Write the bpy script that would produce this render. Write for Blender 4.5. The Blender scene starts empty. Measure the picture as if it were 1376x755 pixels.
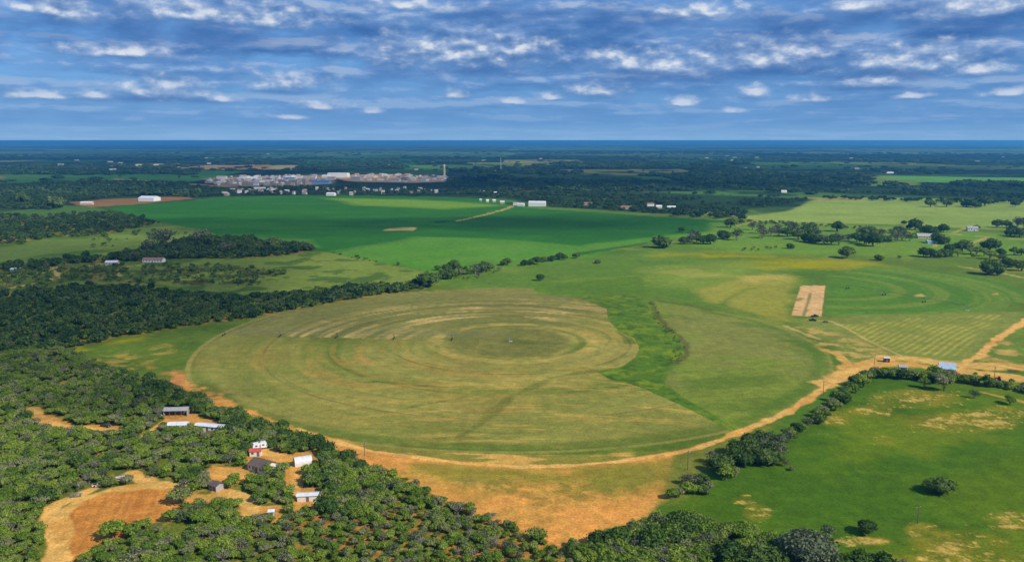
import bpy, math, random
import numpy as np
from mathutils import Vector

random.seed(7)
RNG = np.random.default_rng(11)
scene = bpy.context.scene
R = math.radians

# ------------------------------------------------------------------ camera
CAM_H = 130.0
FPX = 1120.0                       # focal length in photograph pixels (1376 wide)
HORIZON = 189.0
PITCH = math.atan((377.5 - HORIZON) / FPX)
cam_data = bpy.data.cameras.new("camera")
cam = bpy.data.objects.new("camera", cam_data)
scene.collection.objects.link(cam)
cam_data.sensor_width = 36.0
cam_data.lens = 36.0 * FPX / 1376.0
cam_data.clip_start = 1.0
cam_data.clip_end = 200000.0
cam.location = (0, 0, CAM_H)
cam.rotation_euler = (math.pi / 2 - PITCH, 0, 0)
scene.camera = cam

# ------------------------------------------------------------------ light
SUN_EL, SUN_AZ = R(39), R(124)      # azimuth clockwise from the view direction (+Y)
SUN_DIR = Vector((math.cos(SUN_EL) * math.sin(SUN_AZ), math.cos(SUN_EL) * math.cos(SUN_AZ), math.sin(SUN_EL)))
sun_data = bpy.data.lights.new("sun", 'SUN')
sun_data.energy = 4.6
sun_data.angle = R(0.5)
sun_data.color = (1.0, 0.93, 0.82)
sun = bpy.data.objects.new("sun", sun_data)
scene.collection.objects.link(sun)
sun.rotation_euler = (-SUN_DIR).to_track_quat('-Z', 'Y').to_euler()

scene.view_settings.view_transform = 'Standard'
scene.view_settings.look = 'None'
scene.view_settings.exposure = 0.12
scene.view_settings.gamma = 1.0
scene.cycles.max_bounces = 5
scene.cycles.diffuse_bounces = 2
scene.cycles.volume_bounces = 0
scene.cycles.transparent_max_bounces = 8


class NT:
    """small helper around a node tree"""
    def __init__(self, tree):
        self.t = tree; self.n = tree.nodes; self.l = tree.links

    def new(self, kind, **kw):
        nd = self.n.new(kind)
        for k, v in kw.items():
            setattr(nd, k, v)
        return nd

    def put(self, sock, v):
        if isinstance(v, bpy.types.NodeSocket):
            self.l.new(v, sock)
        else:
            sock.default_value = v

    def math(self, op, a, b=None, c=None, clamp=False):
        nd = self.new('ShaderNodeMath', operation=op, use_clamp=clamp)
        self.put(nd.inputs[0], a)
        if b is not None: self.put(nd.inputs[1], b)
        if c is not None: self.put(nd.inputs[2], c)
        return nd.outputs[0]

    def vec(self, op, a, b=None):
        nd = self.new('ShaderNodeVectorMath', operation=op)
        self.put(nd.inputs[0], a)
        if b is not None: self.put(nd.inputs[3] if op == 'SCALE' else nd.inputs[1], b)
        return nd.outputs[1] if op in ('LENGTH', 'DISTANCE', 'DOT_PRODUCT') else nd.outputs[0]

    def comb(self, x, y, z):
        nd = self.new('ShaderNodeCombineXYZ')
        for s, v in zip(nd.inputs, (x, y, z)): self.put(s, v)
        return nd.outputs[0]

    def noise(self, vec, scale, detail=4, rough=0.55, lac=2.0, dist=0.0):
        nd = self.new('ShaderNodeTexNoise')
        if vec is not None: self.l.new(vec, nd.inputs['Vector'])
        nd.inputs['Scale'].default_value = scale
        nd.inputs['Detail'].default_value = detail
        nd.inputs['Roughness'].default_value = rough
        nd.inputs['Lacunarity'].default_value = lac
        nd.inputs['Distortion'].default_value = dist
        return nd.outputs['Fac']

    def mapr(self, v, a, b, c=0.0, d=1.0, smooth=False):
        nd = self.new('ShaderNodeMapRange')
        nd.interpolation_type = 'SMOOTHSTEP' if smooth else 'LINEAR'
        self.put(nd.inputs[0], v)
        for i, x in enumerate((a, b, c, d)): nd.inputs[i + 1].default_value = x
        return nd.outputs[0]

    def mix(self, fac, a, b, mode='MIX'):
        nd = self.new('ShaderNodeMix', data_type='RGBA', blend_type=mode)
        self.put(nd.inputs[0], fac)
        for s, v in ((nd.inputs[6], a), (nd.inputs[7], b)):
            if isinstance(v, tuple) and len(v) == 3: v = v + (1.0,)
            self.put(s, v)
        return nd.outputs[2]

    def ramp(self, fac, stops, interp='LINEAR'):
        nd = self.new('ShaderNodeValToRGB')
        nd.color_ramp.interpolation = interp
        el = nd.color_ramp.elements
        while len(el) < len(stops): el.new(0.5)
        for e, (p, c) in zip(el, stops):
            e.position = p; e.color = tuple(c) + (1.0,)
        self.put(nd.inputs[0], fac)
        return nd.outputs[0]


def lin(r, g, b):
    o = []
    for c in (r, g, b):
        c /= 255.0
        o.append(c / 12.92 if c <= 0.04045 else ((c + 0.055) / 1.055) ** 2.4)
    return tuple(o)


# ------------------------------------------------------------------ world: sky with broken cloud
def px_dir(x, y):
    """viewing azimuth / elevation (radians) of a sky pixel"""
    u, v = x - 688.0, y - 377.5
    d = Vector((u, FPX * math.cos(PITCH) - v * math.sin(PITCH), -(FPX * math.sin(PITCH) + v * math.cos(PITCH))))
    return math.atan2(d.x, d.y), math.atan2(d.z, math.hypot(d.x, d.y))


def make_world():
    w = bpy.data.worlds.new("World")
    scene.world = w
    w.use_nodes = True
    t = NT(w.node_tree)
    t.n.clear()
    out = t.new('ShaderNodeOutputWorld')
    bg = t.new('ShaderNodeBackground')
    t.l.new(bg.outputs[0], out.inputs[0])
    sky = t.new('ShaderNodeTexSky', sky_type='NISHITA', sun_disc=False)
    sky.sun_elevation = SUN_EL
    sky.sun_rotation = SUN_AZ
    sky.air_density = 1.0; sky.dust_density = 0.1; sky.ozone_density = 4.0
    # density group
    g = bpy.data.node_groups.new("cloud_density", 'ShaderNodeTree')
    g.interface.new_socket("P", in_out='INPUT', socket_type='NodeSocketVector')     # azimuth, elevation, 0
    g.interface.new_socket("Deck", in_out='OUTPUT', socket_type='NodeSocketFloat')
    g.interface.new_socket("Puff", in_out='OUTPUT', socket_type='NodeSocketFloat')
    q = NT(g)
    g.interface.new_socket("Dark", in_out='OUTPUT', socket_type='NodeSocketFloat')
    gi, go = q.new('NodeGroupInput'), q.new('NodeGroupOutput')
    sep = q.new('ShaderNodeSeparateXYZ'); q.l.new(gi.outputs[0], sep.inputs[0])
    az, el = sep.outputs[0], sep.outputs[1]
    # layer seen in perspective: horizontal distance ~ 1/(el+k)
    inv = q.math('DIVIDE', 1.0, q.math('ADD', q.math('ABSOLUTE', el), 0.045))
    px_ = q.math('MULTIPLY', q.math('SINE', az), inv)
    py_ = q.math('MULTIPLY', q.math('COSINE', az), inv)
    plane = q.comb(px_, py_, q.math('MULTIPLY', el, 22.0))
    deck = q.noise(plane, 0.55, 5, 0.5, dist=0.35)
    fine = q.noise(q.comb(q.math('MULTIPLY', q.math('SINE', az), 14.0), q.math('MULTIPLY', q.math('COSINE', az), 14.0),
                          q.math('MULTIPLY', el, 44.0)), 1.1, 5, 0.54)
    q.put(go.inputs[0], q.math('ADD', q.math('MULTIPLY', deck, 0.55), q.math('MULTIPLY', fine, 0.45)))
    puffs = [(612, 66, 118, 20), (690, 62, 60, 12), (345, 22, 80, 14), (240, 14, 70, 13), (70, 10, 60, 12), (215, 118, 68, 13),
             (385, 109, 52, 12), (432, 142, 32, 6), (850, 84, 55, 10), (905, 84, 74, 16), (820, 74, 30, 9), (1040, 73, 78, 17),
             (1230, 80, 84, 17), (1175, 105, 38, 9), (1305, 92, 42, 9), (1015, 123, 24, 8), (912, 137, 24, 6), (803, 120, 34, 8),
             (1320, 8, 80, 11), (1150, 6, 44, 8), (940, 14, 60, 9), (297, 132, 22, 5), (500, 149, 14, 4), (388, 156, 24, 4),
             (1085, 132, 22, 5), (985, 149, 22, 4), (1360, 124, 26, 5), (610, 126, 16, 6), (50, 127, 34, 5), (130, 127, 28, 6),
             (545, 5, 70, 8), (1222, 128, 20, 4), (745, 130, 24, 5),
             (690, 136, 20, 4), (160, 70, 60, 6),]
    best = None
    for (x, y, sx, sy) in puffs:
        a, e = px_dir(x, y + sy * 0.5)
        mp = q.new('ShaderNodeMapping', vector_type='TEXTURE')
        mp.inputs['Location'].default_value = (a, e, 0)
        mp.inputs['Scale'].default_value = (sx * 1.45 / FPX, sy * 2.1 / FPX, 1)
        q.l.new(gi.outputs[0], mp.inputs['Vector'])
        ln = q.vec('LENGTH', q.vec('MAXIMUM', mp.outputs[0], q.vec('MULTIPLY', mp.outputs[0], (-1.0, -2.1, 1.0))))
        best = ln if best is None else q.math('MINIMUM', best, ln)
    dark = None
    for (x, y, sx, sy) in [(215, 46, 300, 22), (90, 36, 160, 18), (450, 46, 130, 14), (640, 96, 150, 9), (880, 104, 130, 8), (1060, 95, 90, 7), (1250, 100, 140, 9), (1120, 30, 190, 20),
                           (880, 24, 120, 12), (1330, 34, 120, 14), (690, 22, 90, 10), (215, 134, 90, 5), (380, 124, 70, 5), (1180, 118, 60, 4)]:
        a, e = px_dir(x, y)
        mp = q.new('ShaderNodeMapping', vector_type='TEXTURE')
        mp.inputs['Location'].default_value = (a, e, 0)
        mp.inputs['Scale'].default_value = (sx * 1.15 / FPX, sy * 1.5 / FPX, 1)
        q.l.new(gi.outputs[0], mp.inputs['Vector'])
        ln = q.vec('LENGTH', mp.outputs[0])
        dark = ln if dark is None else q.math('MINIMUM', dark, ln)
    q.put(go.inputs[2], q.math('ADD', q.math('SUBTRACT', 1.0, dark), q.math('MULTIPLY', q.math('SUBTRACT', fine, 0.5), 2.0)))
    # scattered puffs of the same kind elsewhere around the sky
    vor = q.new('ShaderNodeTexVoronoi'); vor.inputs['Scale'].default_value = 1.0
    q.l.new(q.comb(q.math('MULTIPLY', az, 8.0), q.math('MULTIPLY', el, 26.0), 0.0), vor.inputs['Vector'])
    outside = q.math('MULTIPLY', q.math('ADD', vor.outputs['Distance'], 0.55), 1.0)
    in_view = q.mapr(q.math('ABSOLUTE', az), 0.55, 0.66)
    above = q.mapr(el, 0.17, 0.25)
    use = q.math('MAXIMUM', in_view, above)
    best = q.math('MINIMUM', best, q.math('ADD', outside, q.math('MULTIPLY', q.math('SUBTRACT', 1.0, use), 5.0)))
    lump = q.noise(q.comb(q.math('MULTIPLY', az, 42.0), q.math('MULTIPLY', el, 78.0), 0.0), 1.0, 5, 0.52)
    pf = q.math('SUBTRACT', 1.0, best)
    pf = q.math('ADD', pf, q.math('MULTIPLY', q.math('SUBTRACT', lump, 0.5), 1.9))
    q.put(go.inputs[1], pf)

    geo = t.new('ShaderNodeTexCoord')
    s = t.new('ShaderNodeSeparateXYZ'); t.l.new(geo.outputs['Generated'], s.inputs[0])
    az = t.math('ARCTAN2', s.outputs[0], s.outputs[1])
    el = t.math('ARCSINE', s.outputs[2])
    P0 = t.comb(az, el, 0.0)

    def dens(off):
        gn = t.new('ShaderNodeGroup'); gn.node_tree = g
        t.l.new(t.vec('ADD', P0, off) if off else P0, gn.inputs[0])
        return gn.outputs
    d0 = dens(None)
    d1 = dens((0.004, 0.0065, 0.0))
    shade_p = t.math('SUBTRACT', d0[1], d1[1])
    shade_d = t.math('SUBTRACT', d0[0], d1[0])
    elc = t.math('MAXIMUM', el, 0.0)
    # clear sky: NISHITA, cooled a little; paler blue towards the horizon
    clear = t.vec('SCALE', sky.outputs[0], 0.115)
    clear = t.mix(0.8, clear, (0.50, 0.78, 1.05), 'MULTIPLY')
    veil = t.ramp(t.mapr(elc, 0.0, 0.17), [(0.0, lin(122, 168, 212)), (0.12, lin(92, 144, 202)), (0.42, lin(72, 128, 196)),
                                           (1.0, lin(54, 112, 192))])
    clear_f = t.mapr(elc, 0.02, 0.15, 0.08, 0.6)
    clear = t.mix(clear_f, veil, clear)
    # grey-blue deck
    dm = t.mapr(d0[0], 0.34, 0.54, smooth=True)
    deck_hi = t.mapr(elc, 0.015, 0.10, 0.12, 0.92)
    dm2 = t.math('MULTIPLY', dm, deck_hi)
    dl = t.mapr(t.math('ADD', shade_d, t.math('MULTIPLY', t.math('SUBTRACT', 0.60, d0[0]), 0.25)), -0.05, 0.10)
    deck_col = t.ramp(dl, [(0.0, lin(62, 108, 168)), (0.35, lin(80, 122, 178)), (0.7, lin(106, 142, 194)), (1.0, lin(158, 178, 208))])
    col = t.mix(dm2, clear, deck_col)
    col = t.mix(t.mapr(d0[2], 0.0, 1.1, 0.0, 0.55, smooth=True), col, lin(50, 98, 162))
    # bright cumulus with darker bases
    pm = t.mapr(d0[1], -0.15, 1.1, smooth=True)
    pl = t.mapr(t.math('ADD', t.math('MULTIPLY', shade_p, 0.75), t.math('MULTIPLY', d0[1], 0.22)), -0.42, 0.62)
    puff_col = t.ramp(pl, [(0.0, lin(78, 116, 168)), (0.35, lin(108, 140, 186)), (0.68, lin(154, 176, 208)), (1.0, lin(214, 220, 230))])
    fade = t.mapr(elc, 0.02, 0.09, 0.55, 0.95)
    col = t.mix(t.math('MULTIPLY', pm, fade), col, puff_col)
    # below the horizon: dull ground colour so nothing glows from beneath
    col = t.mix(t.mapr(el, -0.01, 0.0), (0.05, 0.10, 0.16), col)
    t.l.new(col, bg.inputs[0])
    bg.inputs[1].default_value = 1.0
    w.cycles.sampling_method = 'MANUAL'
    w.cycles.sample_map_resolution = 512


make_world()


# ------------------------------------------------------------------ helpers
def ray(x, y):
    u, v = x - 688.0, y - 377.5
    return (u, FPX * math.cos(PITCH) - v * math.sin(PITCH), -(FPX * math.sin(PITCH) + v * math.cos(PITCH)))


def G(x, y):
    """a point of the photograph on the flat ground -> metres"""
    r = ray(x, y)
    t = CAM_H / -r[2]
    return (r[0] * t, r[1] * t)


def mpp(y):
    """metres per photograph pixel at ground row y"""
    return CAM_H / -ray(688, y)[2]


def GP(pts):
    return np.array([G(*p) for p in pts])


def project(X, Y):
    """ground metres -> photograph pixels (for choosing what is in view)"""
    cp, sp = math.cos(PITCH), math.sin(PITCH)
    zc = Y * cp + CAM_H * sp
    yc = CAM_H * cp - Y * sp
    zc = np.maximum(zc, 1e-3)
    return 688 + FPX * X / zc, 377.5 + FPX * yc / zc


def tag(o, label=None, cat=None, group=None, kind=None):
    if label: o["label"] = label
    if cat: o["category"] = cat
    if group: o["group"] = group
    if kind: o["kind"] = kind
    return o


def link(o):
    scene.collection.objects.link(o)
    return o


def mesh_of(name, verts, faces, mats=(), fm=None, smooth=False):
    me = bpy.data.meshes.new(name)
    me.from_pydata([tuple(v) for v in verts], [], [tuple(f) for f in faces])
    for m in mats: me.materials.append(m)
    if fm is not None: me.polygons.foreach_set('material_index', np.array(fm, dtype=np.int32))
    if smooth: me.polygons.foreach_set('use_smooth', np.ones(len(me.polygons), dtype=bool))
    me.update()
    return me


def empty(name, loc=(0, 0, 0), rz=0.0, **kw):
    o = link(bpy.data.objects.new(name, None))
    o.empty_display_size = 0.5
    o.location = loc
    o.rotation_euler = (0, 0, rz)
    return tag(o, **kw)


def _hash(ix, iy, seed):
    h = (ix.astype(np.int64) * 374761393 + iy.astype(np.int64) * 668265263 + seed * 1442695041) & 0xFFFFFFFF
    h = ((h ^ (h >> 13)) * 1274126177) & 0xFFFFFFFF
    h = (h ^ (h >> 16)) & 0xFFFFFF
    return h / float(0xFFFFFF)


def vnoise(x, y, seed=0):
    ix, iy = np.floor(x), np.floor(y)
    fx, fy = x - ix, y - iy
    fx = fx * fx * (3 - 2 * fx); fy = fy * fy * (3 - 2 * fy)
    a, b = _hash(ix, iy, seed), _hash(ix + 1, iy, seed)
    c, d = _hash(ix, iy + 1, seed), _hash(ix + 1, iy + 1, seed)
    return (a + (b - a) * fx) + ((c + (d - c) * fx) - (a + (b - a) * fx)) * fy


def fbm(x, y, size, octv=4, seed=0, gain=0.55):
    x, y = np.asarray(x) / size, np.asarray(y) / size
    s, amp, tot = 0, 1.0, 0.0
    for k in range(octv):
        s = s + amp * vnoise(x + 17.3 * k, y - 9.1 * k, seed + k)
        tot += amp
        amp *= gain
        x, y = x * 2.03 + 0.35 * y, y * 2.03 - 0.35 * x
    return s / tot                        # about 0..1, mean .5


def inside(poly, X, Y):
    c = np.zeros(X.shape, dtype=bool)
    n = len(poly)
    for i in range(n):
        x1, y1 = poly[i]; x2, y2 = poly[(i + 1) % n]
        if y1 == y2: continue
        m = (y1 > Y) != (y2 > Y)
        c ^= m & (X < (x2 - x1) * (Y - y1) / (y2 - y1) + x1)
    return c


def seg_dist(poly, X, Y, closed):
    d = np.full(X.shape, 1e12)
    n = len(poly)
    for i in range(n if closed else n - 1):
        ax, ay = poly[i]; bx, by = poly[(i + 1) % n]
        vx, vy = bx - ax, by - ay
        L = vx * vx + vy * vy + 1e-9
        t = np.clip(((X - ax) * vx + (Y - ay) * vy) / L, 0, 1)
        d = np.minimum(d, (X - ax - t * vx) ** 2 + (Y - ay - t * vy) ** 2)
    return np.sqrt(d)


def sstep(v, a, b):
    t = np.clip((v - a) / (b - a), 0, 1)
    return t * t * (3 - 2 * t)


# ------------------------------------------------------------------ layout of the land (photograph pixels, base of things on the ground)
PIVOT = [(985, 580), (979, 578), (960, 567), (931, 552), (896, 536), (860, 520), (840, 514), (822, 511), (802, 499), (837, 492),
         (854, 480), (859, 467), (852, 454), (832, 445), (817, 430), (815, 415), (782, 402), (718, 394)]
LENS = [(880, 405), (959, 417), (1024, 430), (1059, 442), (1093, 459), (1116, 477), (1121, 494), (1113, 509), (1093, 529),
        (1059, 551), (1019, 571), (994, 578), (979, 571), (949, 551), (915, 533), (893, 515), (897, 500), (915, 489), (925, 472),
        (917, 455), (892, 437), (880, 420)]
DRAIN = [(780, 398), (830, 396), (860, 400), (885, 425), (912, 455), (922, 472), (905, 492), (888, 510), (915, 535), (949, 553),
         (981, 573), (992, 580), (979, 578), (931, 552), (896, 536), (860, 520), (815, 509), (797, 500), (840, 492), (857, 480), (861, 467),
         (852, 454), (832, 445), (817, 430), (815, 415)]
SANDPIT = [(1076, 384), (1109, 383.5), (1104, 425), (1063, 424)]
WINDROW = [(1128, 436), (1240, 426), (1352, 423), (1330, 440), (1309, 455), (1298, 478), (1250, 478), (1205, 472), (1175, 462), (1145, 445)]
EASTPIV = [(1112, 424), (1108, 390), (1112, 368), (1170, 358), (1250, 362), (1330, 374), (1376, 388), (1376, 404), (1330, 418), (1240, 426)]
PASTURE = [(1246, 503), (1400, 533), (1500, 560), (1700, 900), (740, 900), (866, 716), (892, 684), (940, 662), (975, 640), (1060, 590), (1100, 548), (1150, 512), (1190, 500)]
BARE = [(430, 588), (452, 590), (500, 604), (560, 612), (640, 620), (720, 626), (800, 624), (880, 614), (905, 610), (900, 640), (890, 668), (868, 698),
        (815, 712), (790, 745), (740, 740), (690, 718), (610, 690), (520, 655), (470, 625), (425, 600)]
LOT = [(82, 688), (99, 676), (127, 666), (152, 660), (205, 656), (240, 657), (268, 668), (252, 684), (232, 697), (200, 704), (168, 714), (165, 728), (135, 742), (102, 758), (90, 754), (84, 723), (80, 703)]
GREENFAR = [(140, 279), (200, 274), (300, 265), (430, 262), (560, 264), (650, 267), (700, 279), (880, 291), (985, 297), (975, 305), (940, 312), (870, 325),
            (820, 335), (790, 345), (700, 357), (600, 362), (575, 364), (510, 350), (440, 337), (330, 333), (280, 310), (200, 296)]
GREENPALE = [(455, 340), (560, 318), (660, 320), (790, 330), (900, 316), (960, 312), (870, 327), (820, 337), (790, 347), (700, 358), (600, 364), (575, 366)]  # paler green lower part of the big far field
OLIVE = [(165, 363), (200, 352), (300, 346), (440, 339), (575, 366), (556, 377), (470, 383), (390, 392), (330, 396), (262, 390), (215, 382)]
STRIP = [(-80, 345), (0, 333), (60, 322), (120, 321), (190, 306), (262, 310), (252, 325), (120, 335), (60, 342), (0, 352)]
LEFTTRI = [(90, 466), (150, 452), (240, 437), (330, 425), (420, 408), (520, 392), (580, 385), (690, 392), (520, 398), (420, 409), (340, 428),
           (290, 452), (262, 475), (252, 490), (262, 520), (275, 530), (250, 525), (190, 505), (130, 488)]
LIGHTEAST = [(985, 292), (1060, 284), (1095, 266), (1200, 266), (1450, 272), (1450, 318), (1376, 310), (1200, 302), (1040, 299)]
FLOWERS = [((925, 343, 36, 3)), ((1000, 343, 55, 4)), ((1100, 355, 95, 6))]

ROADS = [  # (points, width m, strength)
    ([(398, 576), (440, 590), (500, 606), (560, 614), (620, 622), (700, 627), (760, 625), (830, 620), (900, 610), (932, 603), (965, 592), (988, 583)], 3.4, 1.0, 'sand'),
    ([(985, 584), (1000, 578), (1040, 562), (1065, 549), (1085, 537), (1110, 518), (1125, 506), (1150, 494)], 4.6, 1.0, 'sand'),
    ([(1108, 517), (1132, 502), (1165, 492), (1200, 488), (1240, 492), (1300, 500), (1376, 508), (1500, 522)], 13, 0.9, 'sand'),
    ([(1140, 494), (1200, 481), (1260, 487), (1330, 492), (1400, 495)], 14, 0.85, 'sand'),
    ([(1086, 430), (1118, 432), (1140, 442), (1165, 457), (1190, 468), (1215, 480)], 2.6, 0.8, 'pale'),
    ([(1055, 438), (1075, 446), (1100, 455)], 4.0, 0.8, 'pale'),
    ([(1108, 470), (1124, 476), (1140, 488)], 6, 0.75, 'sand'),
    ([(1298, 486), (1318, 478), (1328, 465), (1345, 452), (1376, 432), (1420, 405)], 5, 1.0, 'sand'),
    ([(62, 800), (70, 755), (72, 730), (70, 705), (68, 682), (100, 668), (130, 655), (160, 643), (178, 636)], 5.2, 1.0, 'sand'),
    ([(88, 760), (82, 720), (86, 690), (110, 671), (150, 657), (205, 652), (245, 654)], 5, 0.95, 'sand'),
    ([(178, 636), (205, 650), (230, 652)], 5, 0.9, 'sand'),
    ([(226, 563), (210, 574), (194, 586)], 4, 1.0, 'sand'),
    ([(45, 549), (62, 568), (100, 576), (159, 580)], 6, 0.8, 'sand'),
    ([(355, 606), (375, 615), (394, 628), (398, 650), (400, 666)], 5, 0.9, 'sand'),
    ([(290, 634), (310, 637), (333, 642)], 10, 0.9, 'sand'),
    ([(306, 660), (325, 668), (338, 680), (330, 694)], 6, 0.9, 'sand'),
    ([(240, 668), (275, 672), (306, 662)], 7, 0.75, 'sand'),
    ([(0, 390), (30, 384), (60, 378), (78, 373), (76, 366), (66, 362), (82, 358)], 5, 0.9, 'pale'),
    ([(0, 370), (30, 369), (60, 366)], 4, 0.8, 'pale'),
    ([(120, 357), (150, 353)], 6, 0.8, 'pale'),
    ([(161, 371), (158, 365), (170, 359), (200, 354)], 4, 0.8, 'pale'),
    ([(940, 286), (1010, 293), (1100, 301), (1180, 307), (1260, 313), (1376, 322)], 7, 0.55, 'pale'),
    ([(991, 303), (1008, 300), (1026, 295)], 5, 0.9, 'pale'),
    ([(615, 297), (650, 289), (680, 281), (688, 277)], 9, 0.8, 'pale'),
    ([(1280, 313), (1296, 307), (1300, 306)], 4, 0.9, 'pale'),
    ([(1255, 332), (1262, 325)], 5, 0.6, 'pale'),
    ([(1308, 326), (1326, 319)], 5, 0.8, 'pale'),
    ([(1290, 358), (1340, 366), (1376, 373)], 6, 0.6, 'pale'),
    ([(905, 512), (960, 522), (1010, 536)], 0.1, 0.0, 'pale'),
    ([(1320, 527), (1376, 540), (1420, 552)], 4, 0.6, 'sand'),
]

PC = np.array(G(686, 458.5))
PR = 199.5
ARM_END = np.array(G(301, 450.5))


def in_pivot(X, Y):
    r = np.hypot(X - PC[0], Y - PC[1])
    disc = r < PR
    # cut away the part east of the drain
    cut = GP([(985, 580), (979, 578), (960, 567), (931, 552), (896, 536), (860, 520), (840, 514), (822, 511), (802, 499), (837, 492),
              (854, 480), (859, 467), (852, 454), (832, 445), (817, 430), (815, 415), (782, 402), (718, 394), (718, 380), (1100, 380), (1300, 580)])
    return disc & ~inside(cut, X, Y), r


def mixc(col, m, c):
    m = m[:, None]
    return col * (1 - m) + np.asarray(c) * m


def A(r, g, b, k=1.0):
    return np.array(lin(r, g, b)) * k


def road_mask(X, Y, names=('sand', 'pale')):
    out = {n: np.zeros(X.shape) for n in names}
    wob = fbm(X, Y, 9.0, 3, 71)
    for pts, w, st, kind in ROADS:
        if st == 0: continue
        p = GP(pts)
        lo, hi = p.min(0) - w * 2, p.max(0) + w * 2
        s = np.where((X > lo[0]) & (X < hi[0]) & (Y > lo[1]) & (Y < hi[1]))[0]
        if not len(s): continue
        d = seg_dist(p, X[s], Y[s], False)
        m = st * (1 - sstep(d + (wob[s] - 0.5) * w * 0.9, w * 0.36, w * 0.66))
        out[kind][s] = np.maximum(out[kind][s], m)
    return out


def pmask(pts, X, Y, soft, wob=0.0, size=12.0, seed=5):
    p = GP(pts)
    out = np.zeros(X.shape)
    pad = soft + wob
    lo, hi = p.min(0) - pad, p.max(0) + pad
    s = np.where((X > lo[0]) & (X < hi[0]) & (Y > lo[1]) & (Y < hi[1]))[0]
    if len(s):
        x, y = X[s], Y[s]
        if wob:
            x = x + (fbm(x, y, size, 3, seed) - 0.5) * 2 * wob
            y = y + (fbm(x, y, size, 3, seed + 50) - 0.5) * 2 * wob
        ins = inside(p, x, y)
        if soft > 0:
            d = seg_dist(p, x, y, True)
            out[s] = sstep(np.where(ins, d, -d), -soft * 0.5, soft * 0.5)
        else:
            out[s] = ins
    return out


# woods: polygon of trunks' feet, spacing, size range, kind weights, name
WOODS = {
    'near_left': [(-120, 480), (0, 478), (50, 470), (95, 474), (140, 492), (190, 508), (250, 530), (272, 541), (300, 553), (330, 566), (380, 581), (425, 598), (455, 612),
                  (490, 628), (540, 648), (610, 680), (680, 708), (735, 731), (790, 740), (830, 716), (880, 699), (940, 703), (1010, 716), (1050, 731), (1100, 754),
                  (1180, 768), (1320, 800), (1500, 900), (-400, 900)],
    'mid_left': [(-140, 400), (0, 397), (60, 390), (110, 386), (170, 386), (230, 392), (330, 401), (400, 394), (480, 386), (560, 382), (572, 389), (500, 398),
                 (420, 412), (330, 429), (240, 441), (150, 456), (95, 468), (50, 474), (-140, 484)],
    'band_left': [(-100, 360), (0, 357), (90, 350), (170, 343), (215, 332), (262, 322), (330, 322), (380, 330), (425, 336), (390, 343), (330, 347), (240, 348), (170, 352), (100, 354), (60, 363), (0, 366), (-100, 370)],
    'upper_left': [(-100, 292), (0, 290), (60, 292), (150, 286), (215, 300), (185, 306), (120, 318), (60, 320), (0, 330), (-100, 340)],
    'far_left': [(-100, 250), (0, 250), (80, 246), (180, 244), (280, 252), (330, 258), (265, 266), (190, 262), (100, 270), (70, 282), (-100, 278)],
    'far_right': [(600, 252), (700, 250), (860, 258), (950, 262), (1080, 266), (1095, 268), (1040, 276), (1000, 283), (960, 282), (900, 288), (740, 278), (700, 270), (640, 264)],
    'far_belt': [(180, 254), (330, 252), (620, 249), (640, 262), (500, 262), (380, 262), (280, 264)],
    'east_belt': [(860, 258), (1000, 256), (1200, 262), (1376, 268), (1500, 272), (1500, 250), (1376, 246), (1150, 250), (1000, 244), (700, 240), (600, 240), (600, 252)],
}


def wood_mask(X, Y, name, soft=0):
    return pmask(WOODS[name], X, Y, soft)


def clearing(X, Y):
    """bare places inside the woods (0..1)"""
    m = pmask(LOT, X, Y, 1.0)
    for pts in ([(284, 624), (300, 628), (333, 636), (333, 646), (300, 650), (286, 640)],
                [(45, 549), (75, 560), (105, 572), (159, 568), (162, 586), (120, 584), (60, 574), (42, 560)],
                [(365, 604), (396, 612), (412, 630), (404, 668), (385, 660), (380, 625)],
                [(220, 548), (262, 548), (268, 562), (300, 566), (300, 585), (262, 578), (222, 580)],
                [(330, 600), (366, 600), (376, 630), (330, 634)],
                [(394, 655), (434, 655), (434, 686), (394, 686)],
                [(280, 640), (300, 640), (305, 660), (284, 662)],
                [(345, 680), (378, 678), (380, 702), (342, 702)],
                [(395, 608), (425, 606), (428, 630), (398, 634)]):
        m = np.maximum(m, pmask(pts, X, Y, 0.6))
    return m


def mosaic(X, Y):
    wx = X + (fbm(X, Y, 900, 2, 21) - 0.5) * 260
    wy = Y + (fbm(X, Y, 900, 2, 22) - 0.5) * 260
    D = np.hypot(X, Y)
    cx = np.floor(wx / 520.0 + 0.5 * np.floor(wy / 640.0)); cy = np.floor(wy / 640.0)
    cx2, cy2 = np.floor(wx / 2300), np.floor(wy / 2700)
    far_ = D > 6600
    return np.where(far_, _hash(cx2, cy2, 33), _hash(cx, cy, 31)), np.where(far_, _hash(cx2, cy2, 34), _hash(cx, cy, 32))


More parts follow.
